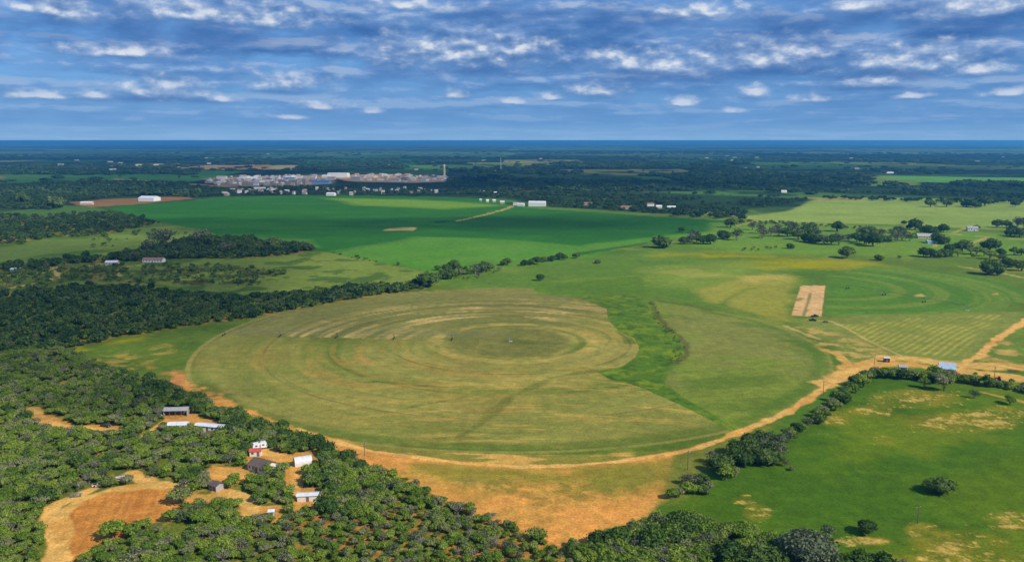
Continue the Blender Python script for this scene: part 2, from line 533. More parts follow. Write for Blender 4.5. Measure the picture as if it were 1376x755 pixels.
def ground_colour(X, Y):
    D = np.hypot(X, Y)
    n1 = fbm(X, Y, 60, 5, 1); n2 = fbm(X, Y, 14, 4, 2); n3 = fbm(X, Y, 3.5, 3, 3); nb = fbm(X, Y, 220, 4, 4)
    # --- base: rough grass
    col = np.tile(A(92, 118, 48), (X.size, 1))
    col = mixc(col, sstep(nb, 0.42, 0.62), A(78, 112, 40))
    col = mixc(col, sstep(n1, 0.52, 0.70) * 0.6, A(132, 138, 66))
    # --- far country: patchwork of fields and brush
    far = sstep(D, 1350, 1750)
    h1, h2 = mosaic(X, Y)
    pc = np.tile(A(24, 44, 26), (X.size, 1))                       # brush
    pc = mixc(pc, (h1 > 0.64).astype(float), A(52, 84, 40))
    pc = mixc(pc, (h1 > 0.80).astype(float), A(72, 112, 46))
    pc = mixc(pc, (h1 > 0.92).astype(float) * (0.8 - 0.4 * sstep(D, 3500, 6000)), A(118, 118, 72))
    pc = mixc(pc, (h1 > 0.975).astype(float) * (0.8 - 0.5 * sstep(D, 3500, 6000)), A(160, 140, 108))
    fs = fbm(X * 0.35, Y, 170, 5, 36, 0.62)
    pc = pc * (0.72 + 0.56 * fs)[:, None]
    pc = mixc(pc, sstep(D, 6500, 9000) * sstep(fbm(X * 0.22, Y, 1500, 5, 39, 0.7), 0.54, 0.62) * 0.8, A(112, 128, 84))
    pc = mixc(pc, sstep(fbm(X * 0.25, Y, 95, 4, 37), 0.60, 0.72) * 0.55, A(66, 96, 48))
    pc = pc * (0.8 + 0.4 * h2)[:, None]
    mot = fbm(X, Y, 160, 4, 35)
    pc = mixc(pc, ((h1 <= 0.64) * sstep(mot, 0.55, 0.66)) * 0.7, A(60, 84, 42))
    pc = mixc(pc, ((h1 > 0.64) * sstep(mot, 0.58, 0.66)) * 0.8, A(26, 46, 28))
    col = mixc(col, far, pc)

    def put(pts, c, soft=6, wob=2, k=1.0, size=20, seed=5):
        nonlocal col
        m = pmask(pts, X, Y, soft, wob, size, seed) * k
        col = mixc(col, m, c)
        return m
    # left far open land
    put([(0, 225), (200, 228), (330, 230), (250, 246), (180, 244), (90, 244), (0, 246)], A(62, 112, 46), 30, 20, 0.9, 200)
    put([(150, 221), (240, 220), (245, 225), (150, 225)], A(200, 190, 180), 30, 10, 0.9, 80)
    put([(250, 224), (360, 221), (370, 226), (250, 228)], A(140, 110, 84), 30, 10, 0.8, 100)
    put([(150, 240), (250, 246), (330, 252), (230, 250), (160, 246)], A(170, 135, 110), 20, 10, 0.8, 100)
    put([(400, 214), (560, 213), (560, 222), (420, 226)], A(40, 104, 52), 40, 20, 0.8, 200)
    put([(870, 214), (1000, 213), (1060, 219), (900, 222)], A(44, 92, 48), 40, 20, 0.7, 200)
    put([(1180, 236), (1300, 238), (1450, 240), (1450, 247), (1300, 246), (1170, 244)], A(92, 150, 60), 30, 10, 0.95, 150)
    put([(1090, 236), (1180, 238), (1230, 243), (1120, 241)], A(130, 128, 70), 30, 10, 0.85, 150)
    put([(1160, 243), (1235, 244), (1235, 250), (1165, 251)], A(124, 150, 50), 30, 10, 0.8, 150)
    put([(640, 232), (760, 231), (790, 234), (660, 235)], A(70, 108, 48), 30, 14, 0.8, 150)
    put([(850, 237), (960, 239), (1010, 243), (880, 242)], A(64, 104, 48), 30, 14, 0.8, 150)
    put([(0, 206), (150, 205), (300, 208), (420, 207), (420, 210), (200, 211), (0, 210)], A(56, 96, 48), 60, 30, 0.7, 300)
    put([(740, 208), (900, 207), (1010, 209), (900, 211)], A(100, 116, 70), 60, 30, 0.6, 300)
    put([(1050, 221), (1376, 224), (1376, 227), (1060, 225)], A(64, 100, 48), 40, 20, 0.7, 200)
    put([(780, 252), (830, 250), (880, 254), (870, 262), (800, 260)], A(110, 120, 50), 30, 10, 0.85, 100)
    put([(800, 256), (960, 262), (1000, 282), (960, 284), (880, 276)], A(66, 100, 44), 30, 14, 0.6, 100)
    # town: bare lots and streets
    put([(275, 240), (330, 237), (445, 235), (450, 247), (380, 251), (290, 250)], A(150, 132, 122), 20, 18, 0.85, 90)
    put([(440, 236), (520, 234), (600, 238), (622, 243), (560, 246), (470, 244)], A(190, 160, 140), 20, 14, 0.85, 90)
    put([(370, 258), (440, 254), (560, 253), (600, 259), (500, 262), (380, 261)], A(120, 118, 100), 16, 12, 0.6, 70)
    put([(470, 253), (560, 252), (560, 256), (470, 257)], A(160, 148, 130), 16, 10, 0.8, 70)
    put([(640, 255), (800, 257), (800, 259), (640, 258)], A(140, 104, 84), 10, 6, 0.7, 70)
    put([(90, 272), (140, 268), (250, 264), (262, 267), (180, 275), (120, 279)], A(158, 116, 88), 12, 8, 0.6, 60)
    put([(0, 285), (90, 276), (140, 280), (150, 288), (60, 292), (0, 292)], A(74, 112, 50), 14, 8, 0.9, 60)
    put([(0, 258), (20, 262), (20, 272), (0, 276)], A(66, 110, 50), 14, 8, 0.8, 60)
    put([(820, 276), (850, 275), (850, 278), (820, 279)], A(130, 62, 48), 6, 2, 0.8, 60)
    # big green fields
    m = put(GREENFAR, A(46, 104, 32), 10, 4, 1.0, 60)
    col = mixc(col, m * sstep(fbm(X * 0.6, Y * 2.2, 120, 4, 41), 0.45, 0.68) * 0.75, A(54, 112, 34))
    put([(440, 266), (560, 268), (680, 276), (600, 281), (480, 276)], A(116, 152, 48), 50, 20, 0.8, 120)  # sunlit gap between cloud shadows, painted into the field colour
    m = put(GREENPALE, A(84, 136, 46), 28, 14, 0.9, 90)
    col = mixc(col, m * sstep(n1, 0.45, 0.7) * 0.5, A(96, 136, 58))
    put([(510, 310), (525, 307), (562, 305), (556, 310)], A(190, 165, 120), 5, 5, 0.9, 16)
    put([(440, 337), (520, 325), (600, 318), (520, 328), (460, 340)], A(86, 128, 56), 12, 6, 0.5, 40)
    put([(770, 340), (870, 326), (872, 327), (780, 343)], A(40, 70, 36), 4, 2, 0.6, 20)
    put(STRIP, A(106, 130, 62), 8, 5, 1, 30)
    put([(350, 318), (420, 322), (430, 333), (350, 326)], A(80, 120, 54), 10, 6, 0.8, 40)
    m = put(OLIVE, A(112, 132, 62), 5, 3, 1, 30)
    col = mixc(col, m * sstep(fbm(X, Y, 26, 4, 43), 0.55, 0.66) * 0.75, A(58, 90, 36))
    patch = pmask([(190, 358), (300, 356), (380, 366), (330, 385), (240, 384), (190, 372)], X, Y, 30, 10, 40)
    col = mixc(col, patch * sstep(fbm(X, Y, 16, 4, 44), 0.48, 0.60) * 0.85, A(70, 66, 34))
    # grounds about the far-left homestead
    m = put([(0, 366), (80, 356), (160, 352), (172, 372), (230, 386), (180, 380), (100, 376), (60, 386), (0, 394)], A(78, 96, 46), 10, 5, 0.8, 30)
    col = mixc(col, m * sstep(fbm(X, Y, 18, 4, 45), 0.55, 0.66) * 0.7, A(150, 124, 84))
    put([(590, 362), (700, 356), (790, 346), (850, 338), (880, 330), (1000, 325), (1080, 360), (1060, 400), (960, 416), (870, 398), (700, 390), (590, 384)], A(88, 126, 48), 30, 15, 0.6, 60)
    # right: pale meadow and flowered strips
    m = put(LIGHTEAST, A(134, 158, 84), 14, 8, 1, 60)
    col = mixc(col, m * sstep(fbm(X * 0.5, Y * 1.6, 120, 4, 46), 0.42, 0.65) * 0.5, A(112, 140, 70))
    put([(1030, 266), (1130, 265), (1200, 268), (1100, 270)], A(150, 140, 80), 20, 10, 0.7, 60)
    put([(960, 300), (1040, 300), (1200, 304), (1376, 316), (1376, 345), (1200, 345), (1000, 340), (930, 330)], A(104, 142, 52), 20, 10, 0.8, 60)
    put([(860, 360), (1000, 350), (1080, 362), (1060, 378), (1000, 392), (880, 385)], A(122, 142, 64), 40, 20, 0.7, 60)
    put([(940, 388), (1010, 372), (1060, 372), (1068, 384), (1054, 430), (1000, 418), (950, 406)], A(150, 148, 70), 16, 10, 0.75, 40)
    put([(958, 410), (1008, 388), (1020, 386), (985, 400), (970, 412)], A(70, 110, 40), 10, 6, 0.7, 40)
    put([(990, 372), (1060, 368), (1070, 374), (1010, 380)], A(180, 164, 96), 14, 10, 0.7, 20)
    put([(880, 366), (930, 362), (1000, 372), (930, 372)], A(158, 158, 84), 14, 10, 0.5, 30)
    for (fx, fy, fw, fh) in FLOWERS:
        put([(fx - fw, fy), (fx - fw * .5, fy - fh * .8), (fx + fw * .5, fy - fh * .6), (fx + fw, fy + fh * .3), (fx + fw * .4, fy + fh), (fx - fw * .6, fy + fh * .8)],
            A(146, 146, 8), 50, 34, 0.95, 34)
    put([(940, 349), (1010, 346), (1000, 350)], A(70, 108, 40), 30, 14, 0.6, 40)
    put([(1020, 362), (1180, 366), (1080, 374)], A(70, 112, 36), 40, 20, 0.7, 60)
    # eastern pivot
    m = put(EASTPIV, A(84, 124, 48), 8, 3, 1, 40)
    ec = np.array(G(1100, 384))
    rr = np.hypot(X - ec[0], Y - ec[1])
    col = mixc(col, m * sstep(fbm(rr, rr * 0, 16, 3, 47), 0.42, 0.66) * 0.4, A(72, 114, 42))
    col = mixc(col, m * sstep(fbm(rr + 40, rr * 0 + 5, 10, 3, 48), 0.52, 0.66) * 0.35, A(132, 142, 72))
    put([(1230, 396), (1240, 394.5), (1243, 398), (1232, 399)], A(190, 176, 120), 3, 3, 0.8, 6)
    put([(1334, 394), (1342, 394), (1342, 396), (1334, 396)], A(190, 176, 120), 2, 2, 0.8, 6)
    put([(1060, 430), (1130, 424), (1370, 418), (1376, 436), (1330, 460), (1300, 490), (1150, 480), (1090, 450)], A(122, 134, 72), 12, 6, 0.85, 30)
    put([(1330, 462), (1376, 435), (1420, 420), (1420, 500), (1340, 492), (1315, 482)], A(104, 128, 56), 8, 5, 0.9, 20)
    sp = pmask([(1322, 474), (1350, 458), (1376, 462), (1376, 488), (1320, 488)], X, Y, 20, 8, 12)
    col = mixc(col, sp * sstep(n2, 0.44, 0.56) * 0.8, A(190, 156, 104))
    m = put(WINDROW, A(118, 134, 66), 5, 2, 1, 20)
    ax = G(1200, 440); bx = G(1150, 462)
    ang = math.atan2(bx[1] - ax[1], bx[0] - ax[0])
    vv = -X * math.sin(ang) + Y * math.cos(ang)
    vv = vv + (fbm(X, Y, 60, 2, 49) - 0.5) * 6
    wr = 0.5 + 0.5 * np.cos(vv * 2 * math.pi / 4.6)
    col = mixc(col, m * sstep(wr, 0.4, 0.95) * 0.7 * (0.3 + 0.7 * sstep(n2, 0.35, 0.6)), A(178, 160, 92))
    # second field beyond the drain
    m = put(LENS, A(112, 130, 58), 2.2, 0.8, 1, 14)
    lc = np.array(G(900, 474))
    rl = np.hypot(X - lc[0], Y - lc[1])
    q = fbm(rl, np.arctan2(Y - lc[1], X - lc[0]) * 14, 22, 4, 51)
    col = mixc(col, m * sstep(q, 0.5, 0.68) * 0.55, A(78, 108, 44))
    col = mixc(col, m * sstep(fbm(X, Y, 40, 3, 52), 0.5, 0.7) * 0.5, A(130, 128, 84))
    ed = seg_dist(GP(LENS[1:11]), X, Y, False) if X.size else 0
    col = mixc(col, m * (1 - sstep(np.abs(ed - 8), 1, 5)) * 0.5, A(76, 112, 42))
    col = mixc(col, (1 - sstep(np.abs(ed - 1), 0.4, 2.2)) * 0.35 * m, A(140, 140, 86))
    # drain
    m = put(DRAIN, A(80, 114, 40), 5, 3.5, 0.92, 10)
    col = mixc(col, m * sstep(fbm(X, Y, 9, 5, 53, 0.65), 0.48, 0.66) * 0.65, A(124, 142, 44))
    col = mixc(col, m * sstep(fbm(X, Y, 6, 3, 54), 0.56, 0.68) * 0.6, A(44, 80, 28))
    for pts in ([(876, 405), (884, 425), (898, 441), (914, 452), (924, 466), (922, 477), (910, 487), (900, 489)], [(884, 404), (925, 410), (955, 417)]):
        d = seg_dist(GP(pts), X, Y, False)
        col = mixc(col, (1 - sstep(d + (n3 - 0.5) * 5, 0.5, 3.0)) * 0.75, A(86, 86, 56))
    # strips north of the big circle
    put([(700, 384), (860, 372), (870, 396), (820, 398), (720, 392)], A(84, 118, 42), 8, 5, 0.8, 20)
    # ---- the great pivot
    ins, r = in_pivot(X, Y)
    s = np.where(ins)[0]
    if len(s):
        x, y, rs = X[s], Y[s], r[s]
        dx, dy = x - PC[0], y - PC[1]
        th = np.arctan2(dy, dx)
        adir = (ARM_END - PC) / np.linalg.norm(ARM_END - PC)
        cross = adir[0] * dy - adir[1] * dx              # <0 : beyond the arm on the left half
        # angle swept from the arm, positive clockwise seen from above (towards the north)
        sw = np.arctan2(-cross, adir[0] * dx + adir[1] * dy)
        north = (sw > 0)
        rw = rs + (fbm(x, y, 70, 3, 61) - 0.5) * 7
        ring = fbm(rw * 1.0, sw * 5.0 + north * 40, 7.0, 4, 62)
        ring2 = fbm(rw * 1.0, sw * 9.0 + north * 80, 19.0, 3, 63)
        c = np.tile(A(146, 142, 84), (len(s), 1))
        c = mixc(c, sstep(fbm(x, y, 55, 4, 64), 0.40, 0.66) * 0.55, A(116, 126, 66))
        c = mixc(c, sstep(ring2, 0.45, 0.66) * 0.8 * (1 - 0.6 * sstep(rs, 110, 150)), A(84, 108, 40))
        c = mixc(c, sstep(ring, 0.50, 0.70) * (0.62 - 0.5 * sstep(rs, 95, 135)), A(166, 148, 88))
        c = mixc(c, sstep(fbm(rw, sw * 16, 3.2, 3, 65), 0.54, 0.7) * 0.4, A(96, 112, 52))
        # orange scuffs mostly in the south-west
        sw_ = sstep(-sw, 0.0, 0.25) * (1 - sstep(-sw, 1.4, 2.3)) * sstep(rs, 40, 70) * (1 - sstep(rs, 160, 190))
        sc_ = sstep(fbm(rw * 1.2, sw * 22, 9.0, 4, 66), 0.52, 0.66)
        c = mixc(c, sw_ * sc_ * 0.42, A(166, 130, 76))
        # south: long streaks
        so = sstep(-dy, 30, 90)
        c = mixc(c, so * sstep(fbm(x * 0.11, dy + 0.0022 * dx * dx * np.sign(-dy), 4.0, 5, 67, 0.65), 0.53, 0.66) * 0.6 * sstep(dx, -120, -20), A(178, 152, 88))
        c = mixc(c, so * sstep(fbm(x * 0.12, dy, 9, 4, 68), 0.48, 0.70) * 0.5, A(116, 128, 66))
        c = mixc(c, sstep(-sw, 0.1, 0.4) * (1 - so) * sstep(rs, 120, 150) * 0.5, A(138, 126, 72))
        # north-west quadrant: greyer with straw strips
        nw = north * (1 - sstep(sw, 1.75, 2.5))
        c = mixc(c, nw * 0.62, A(106, 110, 70))
        c = mixc(c, (1 - north) * (1 - sstep(-sw, 0.05, 0.55)) * sstep(rs, 45, 60) * 0.45, A(88, 106, 44))
        st = nw * sstep(rs, 62, 76) * (1 - sstep(rs, 132 + 14 * (sw < .35), 158))
        lines = sstep(fbm(rs + sw * 7, sw * 7, 5.0, 4, 69), 0.45, 0.58)
        c = mixc(c, st * lines * (0.35 + 0.65 * sstep(fbm(x, y, 45, 3, 70), 0.38, 0.58)), A(176, 156, 112))
        ne = north * sstep(sw, 1.7, 2.4)
        c = mixc(c, ne * sstep(fbm(rs, sw * 9, 6.0, 4, 72), 0.46, 0.6) * 0.7, A(160, 146, 84))
        # centre disc
        cd = 1 - sstep(rs + 5 * (n2[s] - .5), 36, 43)
        c = mixc(c, cd * 0.8, A(112, 114, 68))
        c = mixc(c, cd * sstep(fbm(x, y, 14, 3, 73), 0.5, 0.65) * 0.35, A(92, 104, 54))
        c = mixc(c, cd * (1 - sstep(np.hypot(dx * 0.5 - 3, dy + 2), 3, 10)) * 0.6, A(76, 92, 38))
        c = mixc(c, (1 - sstep(np.abs(rs - 44.5 - 2.5 * np.cos(th)), 1.2, 3.2)) * 0.38 * sstep(n2[s], 0.3, 0.6), A(72, 96, 38))
        c = mixc(c, (1 - sstep(np.abs(rs - 52 - 2 * np.cos(th)), 2.5, 5.5)) * sstep(fbm(x, y, 10, 3, 74), 0.3, 0.6) * 0.8, A(168, 152, 92))
        for w in (78, 117, 156, 195.5):
            c = mixc(c, (1 - sstep(np.abs(rs - w), 0.4, 1.3)) * 0.5 * sstep(fbm(x, y, 30, 3, 75), 0.3, 0.6), A(84, 82, 46))
        # edge strip
        c = mixc(c, sstep(rs, 184, 190) * sstep(-dy, 60, 120) * 0.7, A(84, 108, 44))
        c = mixc(c, (1 - sstep(np.abs(rs - 198), 0.5, 2)) * 0.5, A(150, 144, 92))
        col[s] = c
        # dark-green run-off lines through the circle
    for pts, w in (([(800, 498), (770, 502), (740, 508), (715, 520), (690, 531), (668, 548), (655, 562), (640, 575)], 2.2),
                   ([(665, 524), (640, 530), (600, 538), (560, 545), (530, 552)], 1.5),
                   ([(640, 575), (610, 590)], 1.2), ([(600, 520), (560, 518), (510, 512), (470, 514)], 1.0)):
        d = seg_dist(GP(pts), X, Y, False)
        col = mixc(col, (1 - sstep(d + (n2 - 0.5) * 7, w * 0.3, w * 2.0)) * 0.5, A(78, 92, 42))
    # triangle between wood and circle, left
    insp = ins.astype(float)
    m = pmask(LEFTTRI, X, Y, 3, 1.5, 10) * (1 - insp)
    lt = np.tile(A(92, 116, 44), (X.size, 1))
    lt = mixc(lt, sstep(fbm(X, Y, 26, 4, 81), 0.45, 0.62) * 0.7, A(74, 102, 36))
    yel = pmask([(150, 458), (190, 450), (195, 456), (150, 462)], X, Y, 14, 8, 14) + pmask([(90, 468), (110, 465), (120, 470), (98, 474)], X, Y, 10, 6, 14)
    lt = mixc(lt, np.clip(yel, 0, 1) * 0.85, A(150, 148, 12))
    sp = pmask([(120, 482), (180, 474), (195, 485), (190, 498), (140, 495)], X, Y, 18, 8, 14) + pmask([(206, 466), (225, 463), (238, 472), (215, 476)], X, Y, 10, 8, 14)
    lt = mixc(lt, np.clip(sp, 0, 1) * sstep(n2, 0.36, 0.56) * 0.85, A(180, 152, 84))
    orp = pmask([(190, 500), (205, 494), (245, 498), (262, 515), (290, 545), (262, 535), (225, 515)], X, Y, 8, 6, 10)
    lt = mixc(lt, orp * sstep(n2, 0.30, 0.5), A(186, 132, 86))
    col = mixc(col, m, lt)
    # grass/straw strip and bare sand below the circle
    m = put(BARE, A(208, 148, 88), 5, 3, 1, 10)
    m *= (1 - insp)
    gm = fbm(X, Y, 24, 5, 83)
    hi = pmask([(560, 628), (640, 632), (760, 634), (880, 622), (885, 650), (850, 665), (800, 668), (740, 690), (680, 680), (600, 650), (540, 634)], X, Y, 20, 8, 20)
    col = mixc(col, m * hi * sstep(gm, 0.30, 0.55) * 0.85, A(136, 128, 58))
    col = mixc(col, m * hi * sstep(fbm(X, Y, 7, 5, 84, 0.7), 0.47, 0.62) * 0.6, A(112, 112, 50))
    col = mixc(col, m * sstep(fbm(X + 3 * n2, Y, 5, 5, 87, 0.7), 0.52, 0.62) * 0.5, A(206, 158, 92))
    col = mixc(col, m * sstep(fbm(X, Y, 8, 5, 85, 0.7), 0.50, 0.60) * 0.25, A(160, 130, 66))
    col = mixc(col, m * sstep(fbm(X * 1.6, Y, 3.0, 3, 89), 0.56, 0.70) * 0.18, A(140, 120, 60))
    put([(786, 635), (850, 630), (884, 628), (870, 648), (810, 660), (780, 652)], A(100, 116, 52), 14, 6, 0.75, 12)
    put([(560, 630), (640, 633), (665, 640), (600, 645)], A(136, 130, 40), 12, 6, 0.6, 12)
    put([(600, 637), (650, 636), (665, 648), (620, 654)], A(112, 114, 70), 8, 5, 0.5, 12)
    put([(545, 622), (640, 627), (760, 632), (900, 617), (896, 645), (840, 652), (740, 644), (640, 644), (560, 634)], A(130, 126, 56), 9, 5, 0.8, 10)
    strip = pmask([(430, 582), (500, 598), (600, 607), (700, 611), (800, 610), (900, 604), (980, 584), (960, 594), (900, 610), (800, 622), (700, 625), (600, 618), (500, 605)], X, Y, 1.5, 1, 8) * (1 - insp)
    col = mixc(col, strip, A(128, 126, 62))
    col = mixc(col, strip * sstep(fbm(X * 0.2, Y, 5, 4, 86), 0.46, 0.58) * 0.9, A(196, 158, 96))
    gs = pmask([(850, 604), (930, 588), (982, 580), (960, 594), (910, 606), (850, 616)], X, Y, 3, 2, 8) * (1 - insp)
    col = mixc(col, gs * 0.85, A(84, 108, 40))
    put([(905, 612), (950, 602), (985, 588), (1050, 565), (1000, 600), (940, 640), (900, 668), (885, 660), (893, 635)], A(112, 118, 56), 5, 3, 0.9, 10)
    zz = pmask([(1060, 440), (1100, 440), (1150, 455), (1200, 478), (1180, 486), (1140, 488), (1110, 470)], X, Y, 10, 5, 10)
    col = mixc(col, zz * sstep(fbm(X * .7, Y, 7, 5, 88, .65), 0.42, 0.58) * 0.8, A(186, 160, 104))
    # ---- right-hand pasture
    m = put(PASTURE, A(74, 108, 28), 3, 2, 1, 10)
    col = mixc(col, m * sstep(nb, 0.42, 0.60) * 0.6, A(60, 96, 26))
    col = mixc(col, m * sstep(n1, 0.50, 0.68) * 0.7, A(102, 120, 30))
    col = mixc(col, m * sstep(n2, 0.52, 0.68) * 0.35, A(84, 112, 30))
    south = sstep(project(X, Y)[1], 690, 730)
    ye = pmask([(1120, 590), (1170, 585), (1200, 595), (1160, 625), (1120, 620)], X, Y, 20, 10, 20) + pmask([(1250, 660), (1376, 600), (1450, 640), (1450, 730), (1280, 700)], X, Y, 30, 12, 20) * 0.6
    col = mixc(col, m * np.clip(ye, 0, 1) * 0.5, A(108, 128, 26))
    prob = np.zeros(X.size)
    for (ex, ey, ew, eh, k) in ((1290, 566, 95, 17, 1.0), (1230, 536, 70, 16, .8), (1340, 556, 60, 12, .8), (1018, 688, 24, 13, 1.0), (1000, 672, 20, 8, .6), (1290, 728, 80, 22, .85),
                                (1160, 727, 45, 8, 1.0), (1360, 700, 40, 20, .6), (1120, 562, 30, 12, .7), (1170, 552, 40, 10, .7), (1240, 712, 30, 12, .9), (1300, 748, 90, 12, .9),
                                (1190, 592, 20, 8, .4), (1225, 752, 40, 8, .9)):
        qx, qy = project(X, Y)
        e = np.hypot((qx - ex) / ew, (qy - ey) / eh)
        prob = np.maximum(prob, k * (1 - sstep(e, 0.35, 1.15)))
    sn = fbm(X * 0.8, Y * 1.8, 6, 5, 91, 0.72) * 0.6 + fbm(X, Y, 2.2, 4, 92, 0.7) * 0.4
    sand = m * sstep(sn + prob * 0.16 - 0.16, 0.475, 0.58) * (prob > 0.02)
    col = mixc(col, m * sstep(prob, 0.05, 0.6) * (0.25 + 0.5 * sstep(n2, 0.4, 0.6)), A(128, 124, 44))
    col = mixc(col, sand * 0.8, A(190, 164, 104))
    ob = pmask([(245, 512), (275, 520), (310, 540), (350, 556), (400, 574), (440, 588), (425, 606), (360, 590), (290, 556), (240, 530)], X, Y, 4, 3.5, 9)
    col = mixc(col, ob * sstep(n2 * .6 + n3 * .4, 0.36, 0.54), A(206, 150, 88))
    # ---- floor of the woods
    fl = np.zeros(X.size)
    for k in ('near_left', 'mid_left', 'band_left', 'upper_left'):
        fl = np.maximum(fl, pmask(WOODS[k], X, Y, 4, 3, 12))
    fc = np.tile(A(98, 112, 46), (X.size, 1))
    fc = mixc(fc, sstep(n2, 0.42, 0.6) * 0.7, A(84, 96, 38))
    fc = mixc(fc, sstep(n1 * 0.5 + n3 * 0.5, 0.50, 0.60) * 0.7, A(168, 138, 80))
    # sparse reddish soil lower centre
    rs_ = pmask([(380, 700), (480, 640), (560, 672), (640, 700), (760, 745), (820, 800), (350, 800)], X, Y, 20, 8, 16)
    fc = mixc(fc, rs_ * sstep(n2 * 0.6 + n3 * 0.4, 0.50, 0.62) * 0.7, A(176, 120, 66))
    col = mixc(col, fl * (1 - strip) * (1 - m * 0) * 0.95, fc)
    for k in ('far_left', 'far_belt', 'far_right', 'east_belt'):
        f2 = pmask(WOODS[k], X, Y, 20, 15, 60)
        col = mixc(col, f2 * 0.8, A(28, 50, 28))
    # clearings
    cl = clearing(X, Y)
    lotm = pmask(LOT, X, Y, 1.2, 0.6, 5)
    cc = np.tile(A(190, 142, 82), (X.size, 1))
    cc = mixc(cc, sstep(n3, 0.5, 0.7) * 0.4, A(168, 122, 66))
    col = mixc(col, cl * (1 - lotm), cc)
    # tilled lot with curved tillage lines
    tc = np.array(G(150, 760))
    rt = np.hypot((X - tc[0]), Y - tc[1]); 
    ln_ = vnoise(rt / 1.6, rt * 0 + 0.5, 93)
    gx = G(150, 700); 
    ln2 = vnoise((X - gx[0]) / 1.5 + (Y - gx[1]) * 0.18, X * 0 + 0.5, 94)
    lc_ = np.tile(A(190, 132, 72), (X.size, 1))
    lc_ = mixc(lc_, sstep(ln2, 0.4, 0.8) * 0.7, A(166, 108, 56))
    lc_ = mixc(lc_, sstep(ln_, 0.5, 0.8) * 0.4, A(204, 146, 84))
    lc_ = mixc(lc_, sstep(n2, 0.5, 0.7) * 0.3, A(150, 96, 46))
    col = mixc(col, lotm, lc_)
    # sand pad to the east
    m = put(SANDPIT, A(204, 170, 136), 0.8, 0.5, 1, 5)
    col = mixc(col, m * sstep(n3, 0.55, 0.75) * 0.3, A(180, 146, 112))
    for pts, w in (([(1089, 394), (1086, 405), (1083, 414), (1080, 424)], 1.0), ([(1062, 416), (1104, 416.5)], 0.7), ([(1070, 404), (1076, 401)], 2.4)):
        d = seg_dist(GP(pts), X, Y, False)
        col = mixc(col, (1 - sstep(d + (n3 - 0.5) * 2, w * 0.5, w * 1.8)) * 0.8, A(110, 118, 72))
    # roads
    rm = road_mask(X, Y)
    rc = np.tile(A(214, 172, 112), (X.size, 1))
    rc = mixc(rc, sstep(n2, 0.48, 0.66) * 0.5, A(184, 128, 66))
    rc = mixc(rc, sstep(n3, 0.55, 0.7) * 0.25, A(150, 130, 70))
    col = mixc(col, rm['sand'], rc)
    col = mixc(col, rm['pale'], A(178, 160, 112))
    # overall mottling
    col = col * (0.86 + 0.28 * (0.5 * n1 + 0.5 * n2))[:, None]
    return np.clip(col * (1.06, 0.97, 0.62), 0.002, 0.8), rm, cl, lotm


# ------------------------------------------------------------------ ground mesh
def ground_material():
    m = bpy.data.materials.new("ground_cover"); m.use_nodes = True
    t = NT(m.node_tree)
    b = t.n['Principled BSDF']
    at = t.new('ShaderNodeAttribute', attribute_name='cover')
    tc = t.new('ShaderNodeTexCoord')
    a = t.noise(tc.outputs['Object'], 1.1, 4, 0.65)
    c = t.noise(tc.outputs['Object'], 0.16, 5, 0.6)
    e = t.noise(tc.outputs['Object'], 0.022, 4, 0.6)
    f = t.math('MULTIPLY', t.math('MULTIPLY', t.mapr(a, 0.3, 0.7, 0.70, 1.30), t.mapr(t.noise(tc.outputs['Object'], 0.42, 4, 0.7), 0.3, 0.7, 0.86, 1.14)), t.mapr(c, 0.3, 0.7, 0.82, 1.18))
    f = t.math('MULTIPLY', f, t.mapr(e, 0.3, 0.7, 0.9, 1.1))
    colr = t.vec('SCALE', at.outputs['Color'], f)
    # a little hue drift towards straw
    colr = t.mix(t.mapr(c, 0.52, 0.72, 0.0, 0.22), colr, t.vec('MULTIPLY', colr, (1.45, 1.12, 0.95)))
    t.l.new(colr, b.inputs['Base Color'])
    b.inputs['Roughness'].default_value = 1.0
    b.inputs['Specular IOR Level'].default_value = 0.05
    bp = t.new('ShaderNodeBump'); bp.inputs['Strength'].default_value = 0.6; bp.inputs['Distance'].default_value = 0.35
    t.l.new(t.math('ADD', a, t.math('MULTIPLY', c, 1.5)), bp.inputs['Height'])
    t.l.new(bp.outputs[0], b.inputs['Normal'])
    return m


MAT_GROUND = ground_material()


